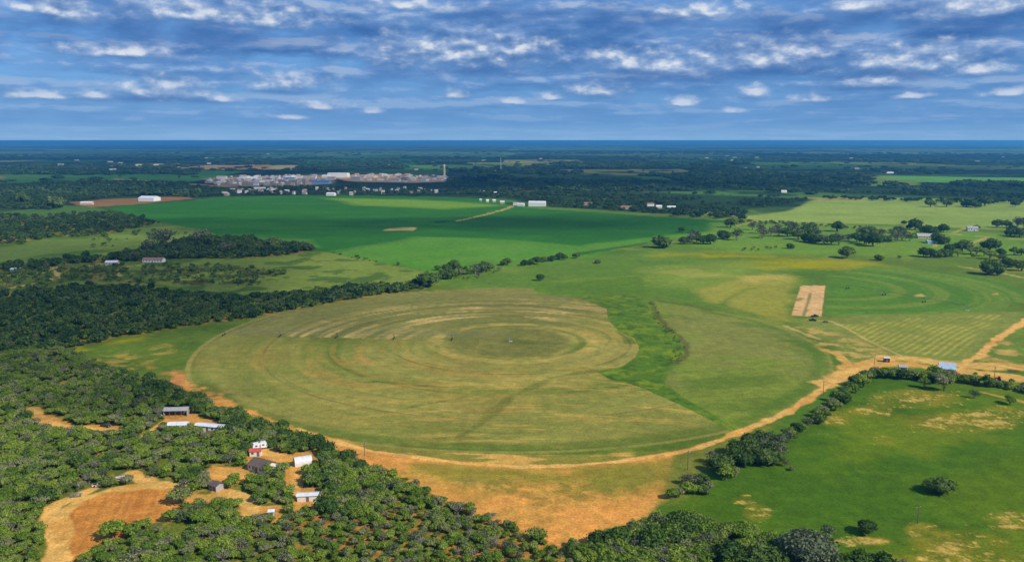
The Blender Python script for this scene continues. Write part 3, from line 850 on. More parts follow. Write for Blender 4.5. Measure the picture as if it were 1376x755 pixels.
def build_ground():
    s = np.concatenate([np.arange(660, 60, -1.0), np.arange(60, 2.35, -0.5)])
    r = np.concatenate([[1, 20, 50, 90, 130, 170, 200], FPX * CAM_H / s, [75000.0]])
    dth = 1.3 / FPX
    core = np.arange(-0.60, 0.60, dth)
    coarse = np.linspace(0.60, 2 * math.pi - 0.60, 66)[:-1]
    th = np.concatenate([core, coarse])
    nr, nt_ = len(r), len(th)
    RR, TT = np.meshgrid(r, th, indexing='ij')
    X = (RR * np.sin(TT)).ravel(); Y = (RR * np.cos(TT)).ravel()
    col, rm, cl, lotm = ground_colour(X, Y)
    i = np.arange(nr - 1)[:, None]; j = np.arange(nt_)[None, :]
    j2 = (j + 1) % nt_
    quads = np.stack([i * nt_ + j + 0 * j2, i * nt_ + j2, (i + 1) * nt_ + j2, (i + 1) * nt_ + j + 0 * j2], axis=-1).reshape(-1, 4)
    # class of each face from its first corner
    ins, _ = in_pivot(X, Y)
    cls = np.zeros(X.size, dtype=np.int8)
    names = {0: 'ground', 1: 'crop_circle', 2: 'crop_field', 3: 'drainage_strip', 4: 'pasture', 5: 'bare_soil', 6: 'dirt_road', 7: 'tilled_lot', 8: 'sand_pad',
             9: 'green_field', 10: 'meadow', 11: 'irrigated_field', 12: 'mown_field', 13: 'woodland_floor', 14: 'olive_field'}
    for pts, c in ((GREENFAR, 9), (OLIVE, 14), (LIGHTEAST, 10), (EASTPIV, 11), (WINDROW, 12), (PASTURE, 4), (BARE, 5), (DRAIN, 3), (LENS, 2)):
        cls[pmask(pts, X, Y, 0) > 0.5] = c
    cls[ins] = 1
    for k in ('near_left', 'mid_left', 'band_left'):
        cls[pmask(WOODS[k], X, Y, 0) > 0.5] = 13
    cls[(cl > 0.5)] = 5
    cls[(lotm > 0.5)] = 7
    cls[pmask(SANDPIT, X, Y, 0) > 0.5] = 8
    cls[(rm['sand'] > 0.5) | (rm['pale'] > 0.5)] = 6
    fc = cls[quads[:, 0]]
    V = np.stack([X, Y, np.zeros_like(X)], axis=1)
    C4 = np.concatenate([col, np.ones((len(col), 1))], axis=1)
    for c, nm in names.items():
        q = quads[fc == c]
        if not len(q): continue
        used, inv = np.unique(q, return_inverse=True)
        inv = inv.reshape(-1, 4)
        me = bpy.data.meshes.new(nm)
        me.vertices.add(len(used)); me.vertices.foreach_set('co', V[used].astype(np.float32).ravel())
        me.loops.add(inv.size); me.loops.foreach_set('vertex_index', inv[:, ::-1].astype(np.int32).ravel())
        me.polygons.add(len(inv)); me.polygons.foreach_set('loop_start', np.arange(0, inv.size, 4, dtype=np.int32))
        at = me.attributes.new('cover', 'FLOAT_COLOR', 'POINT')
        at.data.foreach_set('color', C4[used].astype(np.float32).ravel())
        me.materials.append(MAT_GROUND)
        me.update(calc_edges=True)
        me.validate()
        tag(link(bpy.data.objects.new(nm, me)), kind='structure')


build_ground()


# ------------------------------------------------------------------ tree materials
def leaf_material(name, stops, transl=0.25):
    m = bpy.data.materials.new(name); m.use_nodes = True
    t = NT(m.node_tree)
    t.n.remove(t.n['Principled BSDF'])
    oi = t.new('ShaderNodeObjectInfo')
    at = t.new('ShaderNodeAttribute', attribute_name='leaf')
    base = t.ramp(oi.outputs['Random'], stops)
    k = t.mapr(at.outputs['Fac'], 0.0, 1.0, 0.62, 1.45)
    c = t.vec('SCALE', base, k)
    c = t.mix(t.mapr(at.outputs['Fac'], 0.6, 1.0, 0.0, 0.35), c, t.vec('MULTIPLY', c, (1.5, 1.2, 0.7)))
    d = t.new('ShaderNodeBsdfDiffuse'); tr = t.new('ShaderNodeBsdfTranslucent'); mx = t.new('ShaderNodeMixShader')
    t.l.new(c, d.inputs[0]); t.l.new(t.vec('MULTIPLY', c, (1.1, 1.3, 0.6)), tr.inputs[0])
    mx.inputs[0].default_value = transl
    t.l.new(d.outputs[0], mx.inputs[1]); t.l.new(tr.outputs[0], mx.inputs[2])
    t.l.new(mx.outputs[0], t.n['Material Output'].inputs['Surface'])
    return m


def plain(name, rgb, rough=0.8, spec=0.2, metal=0.0, nscale=0.0, namt=0.2):
    m = bpy.data.materials.new(name); m.use_nodes = True
    t = NT(m.node_tree); b = t.n['Principled BSDF']
    b.inputs['Roughness'].default_value = rough
    b.inputs['Specular IOR Level'].default_value = spec
    b.inputs['Metallic'].default_value = metal
    if nscale:
        tc = t.new('ShaderNodeTexCoord')
        f = t.mapr(t.noise(tc.outputs['Object'], nscale, 4, 0.6), 0.3, 0.7, 1 - namt, 1 + namt)
        t.l.new(t.vec('SCALE', tuple(rgb), f), b.inputs['Base Color'])
    else:
        b.inputs['Base Color'].default_value = tuple(rgb) + (1,)
    return m


M_MESQ = leaf_material("mesquite_leaves", [(0.0, (0.100, 0.170, 0.026)), (0.35, (0.160, 0.240, 0.034)), (0.62, (0.225, 0.300, 0.044)), (0.82, (0.205, 0.240, 0.080)), (1.0, (0.230, 0.230, 0.130))], 0.3)
M_OAK = leaf_material("oak_leaves", [(0.0, (0.046, 0.090, 0.022)), (0.5, (0.076, 0.132, 0.028)), (1.0, (0.115, 0.165, 0.045))], 0.2)
M_GREY = leaf_material("grey_leaves", [(0.0, (0.085, 0.125, 0.050)), (1.0, (0.15, 0.16, 0.095))], 0.2)
M_BIGGREY = leaf_material('grey_green_leaves', [(0.0, (0.125, 0.155, 0.085)), (1.0, (0.13, 0.155, 0.09))], 0.2)
M_BARK = plain("bark", (0.15, 0.125, 0.10), nscale=2.0)
M_TWIG = plain("grey_twigs", (0.26, 0.235, 0.20), nscale=2.0)

ICO = None


def ico1():
    global ICO
    if ICO is None:
        import bmesh
        bm = bmesh.new(); bmesh.ops.create_icosphere(bm, subdivisions=1, radius=1.0)
        ICO = (np.array([v.co[:] for v in bm.verts]), [[v.index for v in f.verts] for f in bm.faces])
        bm.free()
    return ICO


class Geo:
    def __init__(self):
        self.v, self.f, self.m, self.leaf = [], [], [], []

    def add(self, V, F, mi=0, leaf=0.5):
        o = len(self.v)
        self.v += [tuple(p) for p in V]
        for k, f in enumerate(F):
            self.f.append(tuple(i + o for i in f))
            self.m.append(mi)
            self.leaf.append(leaf if not isinstance(leaf, (list, np.ndarray)) else leaf[k])

    def mesh(self, name, mats):
        me = mesh_of(name, self.v, self.f, mats, self.m)
        a = me.attributes.new('leaf', 'FLOAT', 'FACE')
        a.data.foreach_set('value', np.array(self.leaf, dtype=np.float32))
        return me


def tube(g, p0, p1, r0, r1, n=5, mi=0):
    p0, p1 = np.array(p0, float), np.array(p1, float)
    d = p1 - p0; d /= np.linalg.norm(d) + 1e-9
    a = np.cross(d, (0, 0, 1.0)) if abs(d[2]) < 0.95 else np.cross(d, (1.0, 0, 0))
    a /= np.linalg.norm(a); b = np.cross(d, a)
    V = []
    for p, r in ((p0, r0), (p1, r1)):
        for k in range(n):
            an = 2 * math.pi * k / n
            V.append(p + (a * math.cos(an) + b * math.sin(an)) * r)
    F = [(k, (k + 1) % n, n + (k + 1) % n, n + k) for k in range(n)] + [tuple(range(n, 2 * n)), tuple(range(n))[::-1]]
    g.add(V, F, mi)


def crown_geo(seed, W, H, base, lobes, leaves, lsize, flat=1.0, mi=0, core=0.8, g=None):
    """crown of many leaf sprays spread on and in irregular lobes; W radius, H top, base underside"""
    r = np.random.default_rng(seed)
    g = g or Geo()
    L = []
    for k in range(lobes):
        a = 2 * math.pi * (k + r.random() * 0.8) / lobes
        rad = W * (0.62 * math.sqrt(r.random()) + 0.08) if k else 0.0
        rr = W * (0.34 + 0.22 * r.random())
        z = base + (H - base) * (0.56 + 0.2 * r.random() - 0.34 * (rad / W) ** 1.5)
        L.append((rad * math.cos(a), rad * math.sin(a), z, rr, min(rr * flat, H - z + 0.1)))
    V, F = ico1()
    if core:
        for (x, y, z, rr, rz) in L:
            q = V * (core * (0.8 + 0.35 * r.random((len(V), 1))))
            g.add(q * (rr, rr, rz) + (x, y, z), F, mi, 0.42)
    for k in range(leaves):
        x, y, z, rr, rz = L[r.integers(len(L))]
        d = r.normal(size=3); d[2] = d[2] * 0.8 + 0.35; d /= np.linalg.norm(d)
        f = 0.72 + 0.42 * r.random() ** 0.8
        c = np.array((x + d[0] * rr * f, y + d[1] * rr * f, z + d[2] * rz * f))
        n = d * 0.9 + r.normal(size=3) * 0.55; n /= np.linalg.norm(n)
        a = np.cross(n, r.normal(size=3)); a /= np.linalg.norm(a); b = np.cross(n, a)
        s = lsize * (0.6 + 0.8 * r.random())
        pts = [c + a * s * (0.8 + .4 * r.random()), c + b * s * (0.5 + .4 * r.random()), c - a * s * (0.8 + .4 * r.random()), c - b * s * (0.5 + .4 * r.random())]
        pts = [p + n * (r.random() - .5) * s * 0.4 for p in pts]
        g.add(pts, [(0, 1, 2), (0, 2, 3)], mi, float(r.random()))
    return g, L


def trunk_geo(seed, W, base, stems, r0, L=None, mi=0, g=None, ns=5):
    r = np.random.default_rng(seed + 999)
    g = g or Geo()
    for k in range(stems):
        a = 2 * math.pi * (k + r.random() * 0.5) / stems
        q = W * (0.12 + 0.2 * r.random())
        p1 = (math.cos(a) * q * 0.4, math.sin(a) * q * 0.4, base * 0.55)
        tube(g, (math.cos(a) * r0 * 0.7, math.sin(a) * r0 * 0.7, -0.15), p1, r0, r0 * 0.75, ns, mi)
        t = L[(k * 2) % len(L)] if L else (math.cos(a) * q * 2, math.sin(a) * q * 2, base * 1.3)
        p2 = (t[0] * 0.75, t[1] * 0.75, t[2])
        tube(g, p1, p2, r0 * 0.75, r0 * 0.3, ns, mi)
        if L:
            t = L[(k * 2 + 1) % len(L)]
            tube(g, p1, (t[0] * 0.8, t[1] * 0.8, t[2]), r0 * 0.6, r0 * 0.2, ns, mi)
    return g


def twig_geo(seed, W, H, n, mi, g):
    r = np.random.default_rng(seed + 5)
    for k in range(n):
        a = r.random() * 2 * math.pi; el = 0.35 + r.random() * 1.0
        p0 = np.array((math.cos(a), math.sin(a), 0)) * W * 0.15 + np.array((0, 0, H * 0.35))
        d = np.array((math.cos(a) * math.cos(el), math.sin(a) * math.cos(el), math.sin(el)))
        p1 = p0 + d * np.array((W, W, H * 0.6)) * (0.7 + 0.35 * r.random())
        tube(g, p0, p1, 0.07, 0.03, 3, mi)
    return g


# kinds: key -> list of (crown mesh, trunk mesh, joined mesh); W,H for unit scale
KINDS = {}
SHAPES = bpy.data.collections.new("tree_shapes")     # source shapes for the woods (not linked to the scene)
SHAPE_INDEX = {}


def add_kind(key, variants, leafmat, barkmat, **kw):
    lst = []
    for v in range(variants):
        seed = hash_seed(key) + v * 7
        r = np.random.default_rng(seed)
        W = kw['W'] * (0.9 + 0.2 * r.random()); H = kw['H'] * (0.9 + 0.2 * r.random())
        args = dict(W=W, H=H, base=kw['base'], lobes=kw['lobes'], leaves=kw['leaves'], lsize=kw['lsize'], flat=kw.get('flat', 1.0), core=kw.get('core', 0.8))
        gc, L = crown_geo(seed, **args)
        gt = trunk_geo(seed, W, kw['base'], kw['stems'], kw['r0'], L, ns=kw.get('ns', 5))
        if kw.get('twigs'): twig_geo(seed, W, H, kw['twigs'], 0, gt)
        gj, _ = crown_geo(seed, **args)
        trunk_geo(seed, W, kw['base'], kw['stems'], kw['r0'], L, mi=1, g=gj, ns=kw.get('ns', 5))
        if kw.get('twigs'): twig_geo(seed, W, H, kw['twigs'], 1, gj)
        lst.append((gc.mesh(key + "_crown", [leafmat]), gt.mesh(key + "_trunk", [barkmat]), gj.mesh(key, [leafmat, barkmat])))
        o = bpy.data.objects.new("tree_shape_%03d" % len(SHAPE_INDEX), lst[-1][2])
        SHAPES.objects.link(o)
        SHAPE_INDEX[(key, v)] = len(SHAPE_INDEX)
    KINDS[key] = lst


def hash_seed(s):
    return sum(ord(c) * (i + 3) for i, c in enumerate(s)) % 10007


add_kind('mesquite', 6, M_MESQ, M_BARK, W=2.7, H=4.2, base=0.7, lobes=9, leaves=400, lsize=0.30, flat=0.75, stems=3, r0=0.13, twigs=5)
add_kind('umbrella', 3, M_MESQ, M_BARK, W=3.6, H=4.2, base=2.2, lobes=9, leaves=420, lsize=0.36, flat=0.5, stems=4, r0=0.15, twigs=6, core=0.7)
add_kind('oak', 4, M_OAK, M_BARK, W=4.4, H=6.4, base=0.1, lobes=13, leaves=760, lsize=0.44, flat=1.05, stems=2, r0=0.3)
add_kind('grey', 3, M_GREY, M_TWIG, W=2.8, H=4.4, base=0.7, lobes=8, leaves=330, lsize=0.28, flat=0.8, stems=4, r0=0.12, twigs=22, core=0.0)
add_kind('bush', 3, M_MESQ, M_BARK, W=1.3, H=1.9, base=0.3, lobes=4, leaves=90, lsize=0.30, flat=0.9, stems=2, r0=0.06, ns=4)
M_FAR = leaf_material('far_leaves', [(0.0, (0.050, 0.100, 0.022)), (0.5, (0.085, 0.145, 0.028)), (1.0, (0.120, 0.175, 0.045))], 0.25)
add_kind('farmesq', 4, M_FAR, M_BARK, W=3.0, H=4.3, base=0.6, lobes=6, leaves=90, lsize=0.65, flat=0.75, stems=2, r0=0.15, ns=4)
M_FOREST = leaf_material('forest_leaves', [(0.0, (0.026, 0.060, 0.020)), (0.5, (0.042, 0.082, 0.026)), (1.0, (0.066, 0.105, 0.036))], 0.15)
add_kind('bare', 2, M_GREY, M_TWIG, W=2.6, H=4.2, base=0.8, lobes=6, leaves=70, lsize=0.24, flat=0.8, stems=4, r0=0.12, twigs=60, core=0.0)
add_kind('faroak', 4, M_FOREST, M_BARK, W=4.6, H=6.4, base=0.3, lobes=7, leaves=110, lsize=0.95, flat=0.85, stems=1, r0=0.3, ns=4)
add_kind('clump', 3, M_FOREST, M_BARK, W=17, H=8, base=1.0, lobes=9, leaves=120, lsize=2.4, flat=0.35, stems=1, r0=0.5, ns=4, core=0.9)
add_kind('great', 1, M_BIGGREY, M_TWIG, W=8.2, H=11.5, base=0.8, lobes=22, leaves=3800, lsize=0.42, flat=0.8, stems=4, r0=0.35, twigs=50, core=0.72)
add_kind('lone', 2, M_OAK, M_BARK, W=4.2, H=6.0, base=0.4, lobes=13, leaves=1300, lsize=0.36, flat=0.8, stems=3, r0=0.25, twigs=4)
NVAR = {k: len(v) for k, v in KINDS.items()}


# ------------------------------------------------------------------ scatter
def scatter_poly(name, spacing, gap=0.0, gsize=18, seed=1, dmin=0, dmax=1e9, avoid=True, jit=1.5):
    """jittered hex points inside a wood polygon that fall in (or just outside) the view"""
    p = GP(WOODS[name])
    lo, hi = p.min(0), p.max(0)
    hi = np.minimum(hi, 9000)
    xs = np.arange(lo[0], hi[0], spacing); ys = np.arange(lo[1], hi[1], spacing * 0.87)
    X, Y = np.meshgrid(xs, ys)
    X = X + (np.arange(len(ys)) % 2)[:, None] * spacing * 0.5
    X, Y = X.ravel(), Y.ravel()
    r = np.random.default_rng(seed)
    X = X + (r.random(X.size) - .5) * spacing * jit; Y = Y + (r.random(Y.size) - .5) * spacing * jit
    D = np.hypot(X, Y)
    ok = (D >= dmin) & (D < dmax) & (Y > 150)
    qx, qy = project(X, Y)
    ok &= (qx > -130) & (qx < 1506) & (qy < 850)
    X, Y = X[ok], Y[ok]
    k = pmask(WOODS[name], X, Y, 0, 3.0, 14, 9) > 0.5
    X, Y = X[k], Y[k]
    if avoid and len(X):
        rm = road_mask(X, Y)
        pad = np.maximum(rm['sand'], rm['pale'])
        k = (pad < 0.15) & (clearing(X, Y) < 0.25)
        X, Y = X[k], Y[k]
    if gap and len(X):
        k = fbm(X, Y, gsize, 3, seed + 3) > gap
        X, Y = X[k], Y[k]
    return X, Y


PLANTS = []   # x, y, scale, kind, wood name / group tag


def plant(X, Y, kinds, weights, s0, s1, tagname, seed=3):
    r = np.random.default_rng(seed)
    ks = r.choice(len(kinds), size=len(X), p=np.array(weights) / sum(weights))
    sc = s0 + (s1 - s0) * r.random(len(X)) ** 1.4
    for x, y, k, s in zip(X, Y, ks, sc):
        PLANTS.append((float(x), float(y), float(s), kinds[k], tagname))


X, Y = scatter_poly('near_left', 2.65, gap=0.27, gsize=14, seed=21)
qx, qy = project(X, Y)
sparse = inside([(330, 720), (420, 665), (480, 640), (560, 672), (650, 705), (740, 735), (900, 800), (300, 800)], qx, qy)
keep = ~sparse | (np.random.default_rng(4).random(len(X)) < 0.97)
X, Y, qx, qy, sparse = X[keep], Y[keep], qx[keep], qy[keep], sparse[keep]
rim = (seg_dist(GP([(190, 508), (250, 530), (300, 553), (330, 566), (380, 585), (425, 605), (455, 622)]), X, Y, False) < 16) | inside([(395, 600), (470, 615), (520, 655), (500, 700), (420, 690), (395, 640)], qx, qy)
right = qx > 800
mid_ = ~(sparse | rim | right)
plant(X[mid_], Y[mid_], ['mesquite', 'umbrella', 'grey', 'bush', 'bare', 'oak'], [62, 17, 8, 8, 4, 1], 0.38, 1.0, 'left wood', 31)
plant(X[rim & ~right], Y[rim & ~right], ['mesquite', 'oak', 'umbrella', 'grey'], [66, 14, 17, 3], 0.55, 0.98, 'rim', 32)
plant(X[sparse & ~rim & ~right], Y[sparse & ~rim & ~right], ['mesquite', 'grey', 'bush', 'bare'], [68, 11, 16, 5], 0.34, 0.80, 'sparse wood', 33)
plant(X[right], Y[right], ['mesquite', 'oak', 'umbrella', 'grey', 'bare'], [66, 6, 16, 7, 5], 0.72, 1.22, 'right wood', 34)
X, Y = scatter_poly('mid_left', 5.0, gap=0.20, seed=22)
plant(X, Y, ['farmesq', 'faroak', 'grey'], [74, 20, 3], 0.65, 1.15, 'mid', 35)
X, Y = scatter_poly('band_left', 7.5, gap=0.22, seed=23)
plant(X, Y, ['farmesq', 'faroak', 'grey'], [35, 55, 10], 0.9, 1.35, 'mid', 36)
X, Y = scatter_poly('upper_left', 9.5, gap=0.38, seed=24)
plant(X, Y, ['farmesq', 'faroak'], [55, 45], 0.8, 1.25, 'mid', 37)
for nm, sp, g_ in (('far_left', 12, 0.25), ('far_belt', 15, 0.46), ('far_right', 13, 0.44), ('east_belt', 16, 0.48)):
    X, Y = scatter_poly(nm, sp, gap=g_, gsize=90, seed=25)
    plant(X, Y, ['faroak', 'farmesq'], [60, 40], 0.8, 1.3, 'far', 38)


def far_scatter():
    """clumps of trees over the distant plain, thinner where fields are"""
    r = np.random.default_rng(77)
    n = 26000
    D = 1700 * (9500 / 1700) ** r.random(n)
    th = (r.random(n) - .5) * 1.16
    X, Y = D * np.sin(th), D * np.cos(th)
    dens = fbm(X, Y, 420, 4, 78)
    h1, _ = mosaic(X, Y)
    ok = (dens > 0.50) & (h1 < 0.64) | (r.random(n) < 0.035)
    for pts in (GREENFAR, LIGHTEAST):
        ok &= pmask(pts, X, Y, 0) < 0.5
    qx, qy = project(X, Y)
    ok &= ~((qy > 262) | ((qx > 265) & (qx < 625) & (qy > 230) & (qy < 262)))
    ok &= ~((qx > 1170) & (qy > 235) & (qy < 247))
    X, Y = X[ok], Y[ok]
    plant(X, Y, ['clump', 'faroak'], [75, 25], 0.7, 1.5, 'far', 79)


far_scatter()

# small bushes scattered in rough grass (photograph areas)
def bushes(poly, n, seed, s0=0.7, s1=1.3, kinds=('bush', 'farmesq'), w=(70, 30)):
    r = np.random.default_rng(seed)
    p = GP(poly); lo, hi = p.min(0), p.max(0)
    X = lo[0] + (hi[0] - lo[0]) * r.random(n * 4); Y = lo[1] + (hi[1] - lo[1]) * r.random(n * 4)
    k = inside(p, X, Y); X, Y = X[k][:n], Y[k][:n]
    rm = road_mask(X, Y); k = np.maximum(rm['sand'], rm['pale']) < 0.1; X, Y = X[k], Y[k]
    plant(X, Y, list(kinds), list(w), s0, s1, 'bushes', seed)


bushes([(190, 356), (300, 356), (390, 366), (340, 385), (250, 384), (190, 372)], 330, 51, 0.6, 1.2)
bushes([(0, 366), (80, 360), (165, 356), (175, 372), (230, 386), (110, 376), (60, 386), (0, 394)], 300, 52, 0.7, 1.1, ('bush', 'farmesq'), (40, 60))
bushes([(120, 322), (190, 308), (255, 312), (240, 326), (120, 334)], 40, 53, 0.9, 1.3)
bushes([(0, 292), (140, 288), (190, 306), (60, 320), (0, 320)], 60, 54, 1.0, 1.4)
bushes([(900, 284), (1000, 286), (1000, 296), (900, 292)], 70, 55, 1.0, 1.6, ('faroak',), (1,))
bushes([(985, 296), (1030, 298), (1170, 306), (1170, 309), (985, 301)], 60, 56, 0.7, 1.0, ('farmesq',), (1,))
bushes([(1100, 266), (1376, 272), (1376, 276), (1100, 268)], 90, 57, 0.9, 1.4, ('faroak',), (1,))
bushes([(445, 339), (573, 364), (570, 366.5), (442, 341)], 75, 58, 0.5, 0.9, ('farmesq', 'bush'), (1, 1))
bushes([(876, 405), (900, 440), (925, 470), (905, 492), (895, 480), (912, 466), (890, 445), (868, 410)], 60, 59, 0.35, 0.7, ('bush',), (1,))
bushes([(1250, 508), (1376, 528), (1440, 545), (1440, 541), (1376, 524), (1250, 504)], 120, 60, 0.9, 1.5, ('bush', 'mesquite'), (3, 2))
bushes([(1295, 500), (1376, 512), (1420, 525), (1376, 522), (1290, 506)], 30, 61, 0.9, 1.4, ('bush',), (1,))
bushes([(640, 379), (700, 355), (770, 345), (770, 347), (700, 358), (600, 374)], 50, 62, 0.6, 1.2, ('bush',), (1,))

# hedge rows and groups: base pixel, width px, kind
ROW = []   # individuals placed from the photograph


def tree_at(px, py, wpx, kind, label, group=None, cat='tree', hs=1.0):
    ROW.append((px, py, wpx, kind, label, group, cat, hs))


# lone trees with labels of their own
tree_at(1263, 662, 34, 'lone', 'bushy lone tree out in the middle of the green pasture, its shadow to the left', hs=0.85)
tree_at(1163, 716, 28, 'lone', 'round dark tree on a bare tan patch right of the bottom wood', hs=0.95)
tree_at(1083, 758, 78, 'great', 'big grey-green broad-crowned tree, largest of all, at the edge of the bottom wood', hs=0.85)
tree_at(1112, 722, 22, 'grey', 'thin grey half-bare tree just behind the big grey-green tree')
tree_at(575, 385, 32, 'oak', 'large dark round tree ending the long wood strip above the crop circle', hs=0.8)
tree_at(726, 377, 12, 'oak', 'small single tree alone in the green field above the crop circle')
tree_at(803, 354, 8, 'oak', 'tiny lone tree right of the row of trees above the crop circle')
tree_at(889, 333, 25, 'oak', 'dark round tree, leftmost of the trees beyond the yellow flower strip', hs=1.0)
tree_at(916, 312, 10, 'oak', 'small round tree on the dark green field edge, behind the leftmost meadow trees')
tree_at(972, 321, 17, 'oak', 'dark round oak next to a grey-brown tree beyond the flower strips')
tree_at(990, 323, 18, 'grey', 'grey-brown round tree right of the dark oak beyond the flower strips')
tree_at(981, 306, 16, 'oak', 'low dark tree left of the pale farm track')
tree_at(996, 301, 9, 'oak', 'small dark tree at the start of the pale farm track')
tree_at(1011, 309, 14, 'grey', 'grey-green tree just below the pale farm track')
tree_at(1062, 334, 11, 'oak', 'small dark tree alone above the yellow flower strip')
tree_at(1138, 347, 23, 'oak', 'dark spreading oak at the upper edge of the yellow flower strip')
tree_at(1181, 350, 12, 'oak', 'small dark bush-like oak at the right-hand end of the yellow flower strip')
tree_at(1208, 347, 6, 'bush', 'tiny green bush right of the flower strip', cat='bush')
tree_at(1125, 311, 18, 'oak', 'flat dark oak standing right beside the country road')
tree_at(1332, 369, 28, 'oak', 'tall dark oak on a tan patch at the right edge of the irrigated field', hs=1.05)
tree_at(1355, 359, 20, 'oak', 'dark oak with bright trunk, second from the right edge')
tree_at(1372, 364, 18, 'oak', 'dark oak cut off by the right edge of the picture')
tree_at(1308, 347, 7, 'bush', 'small round bush left of the tall dark oak', cat='bush')
tree_at(1357, 543, 17, 'mesquite', 'small round tree at the right edge of the pasture below the hedge', hs=0.9)
tree_at(1309, 535, 13, 'grey', 'thin tree in the pasture below the hedge, half way to the right edge')
tree_at(1242, 521, 15, 'mesquite', 'thin tree just below the hedge, left of two pasture trees', hs=1.3)
tree_at(1268, 525, 22, 'mesquite', 'broad open tree hanging over the hedge below the blue-roofed barn', hs=1.2)
tree_at(243, 676, 33, 'umbrella', 'round green tree on the right-hand corner of the tilled lot')
tree_at(152, 722, 36, 'umbrella', 'spreading umbrella-shaped tree with pale limbs on the tilled lot', hs=0.9)
tree_at(132, 747, 22, 'umbrella', 'small umbrella-shaped tree at the lower edge of the tilled lot')
for i, (x, y, w) in enumerate([(1250, 278, 13), (1272, 278, 15), (1300, 278, 16), (1311, 279, 14), (1323, 277, 17), (1364, 278, 11)]):
    tree_at(x, y, w, 'oak', 'dark round oak in the far pale meadow at the upper right', 'oaks in the far meadow')
for i, (x, y, w, k) in enumerate([(919, 328, 14, 'oak'), (929, 328, 18, 'grey'), (936, 326, 15, 'oak'), (945, 328, 15, 'oak'), (955, 328, 17, 'oak'), (933, 321, 16, 'grey')]):
    tree_at(x, y, w, k, 'tree in the small group between the dark round tree and the dark oak', 'small meadow group')
for (x, y, w, k) in [(1025, 320, 18, 'grey'), (1022, 314, 15, 'grey'), (1036, 318, 15, 'grey'), (1046, 318, 15, 'grey'), (1044, 311, 14, 'grey'), (1058, 318, 18, 'oak'), (1066, 313, 18, 'grey'), (1060, 308, 14, 'grey'),
                     (1073, 322, 18, 'oak'), (1081, 318, 18, 'oak'), (1086, 325, 19, 'oak'), (1096, 327, 18, 'oak'), (1098, 319, 15, 'grey'), (1107, 329, 17, 'grey'), (1117, 329, 17, 'oak'), (1127, 329, 18, 'grey'),
                     (1090, 313, 18, 'oak'), (1140, 325, 14, 'grey'), (1151, 325, 16, 'oak'), (1162, 328, 20, 'oak'), (1173, 331, 22, 'oak'), (1168, 318, 20, 'oak'), (1181, 326, 17, 'grey'), (1184, 318, 15, 'grey'),
                     (1158, 317, 15, 'grey'), (1192, 325, 12, 'oak'), (1204, 325, 16, 'grey'), (1212, 323, 18, 'grey'), (1222, 324, 14, 'grey'), (1208, 314, 15, 'oak'), (1199, 318, 14, 'grey')]:
    tree_at(x, y, w, k, 'tree in the long broken belt of grey and dark trees in the meadow', 'meadow tree belt')
for (x, y, w, k) in [(1215, 302, 8, 'oak'), (1229, 309, 18, 'oak'), (1222, 308, 9, 'oak'), (1236, 309, 9, 'oak'), (1248, 315, 20, 'oak'), (1241, 312, 12, 'oak'), (1260, 327, 18, 'oak'), (1268, 328, 16, 'oak'), (1268, 312, 15, 'oak'),
                     (1262, 311, 9, 'oak')]:
    tree_at(x, y, w, k, 'dark oak beside the grey-roofed ranch house', 'oaks round the ranch house')
for (x, y, w, k) in [(1241, 345, 17, 'oak'), (1250, 346, 16, 'oak'), (1259, 346, 14, 'oak'), (1270, 345, 17, 'oak'), (1275, 340, 15, 'oak'), (1287, 345, 13, 'mesquite'), (1293, 339, 22, 'oak'), (1304, 342, 13, 'mesquite'),
                     (1312, 342, 14, 'mesquite'), (1330, 338, 23, 'oak'), (1322, 344, 13, 'mesquite'), (1330, 348, 16, 'mesquite'), (1344, 344, 14, 'oak'), (1346, 350, 12, 'oak'), (1363, 343, 13, 'mesquite'), (1372, 343, 13, 'oak')]:
    tree_at(x, y, w, k, 'tree in the row of oaks between the ranch houses and the irrigated field', 'oak row below the ranch house')
for (x, y, w, k) in [(1340, 306, 14, 'oak'), (1352, 306, 13, 'oak'), (1367, 307, 18, 'grey'), (1376, 308, 18, 'grey'), (1358, 317, 15, 'oak'), (1370, 319, 18, 'oak'), (1312, 308, 8, 'oak'), (1360, 312, 13, 'oak'), (1376, 318, 15, 'oak')]:
    tree_at(x, y, w, k, 'tree in the clump at the right edge behind the small white house', 'trees behind the white house')
for (x, y) in [(1001, 336), (1010, 337), (1018, 337), (1014, 334), (1030, 334), (1036, 335), (1043, 334), (998, 337)]:
    tree_at(x, y, 5, 'bush', 'little dark bush in the loose cluster above the left flower strip', 'little meadow bushes', 'bush')
for (x, y, w, k) in [(587, 376, 13, 'oak'), (596, 374, 14, 'oak'), (606, 375, 16, 'oak'), (617, 371, 15, 'mesquite'), (628, 369, 16, 'mesquite'), (639, 368, 15, 'grey'), (650, 366, 20, 'oak'), (657, 364, 14, 'oak'), (600, 364, 13, 'oak'), (609, 362, 15, 'oak'),
                     (588, 363, 9, 'oak'), (615, 366, 14, 'oak'), (577, 380, 14, 'oak'), (681, 356, 13, 'oak'), (676, 357, 9, 'oak'), (705, 357, 11, 'oak'), (714, 356, 10, 'oak'), (721, 355, 13, 'oak'), (731, 352, 10, 'oak'), (741, 351, 12, 'oak'),
                     (752, 349, 12, 'oak'), (758, 349, 9, 'oak'), (774, 347, 10, 'oak'), (671, 364, 7, 'mesquite'), (802, 353, 4, 'bush'), (643, 372, 8, 'grey')]:
    tree_at(x, y, w, k, 'tree in the row running right from the big dark tree above the crop circle', 'tree row above the crop circle')
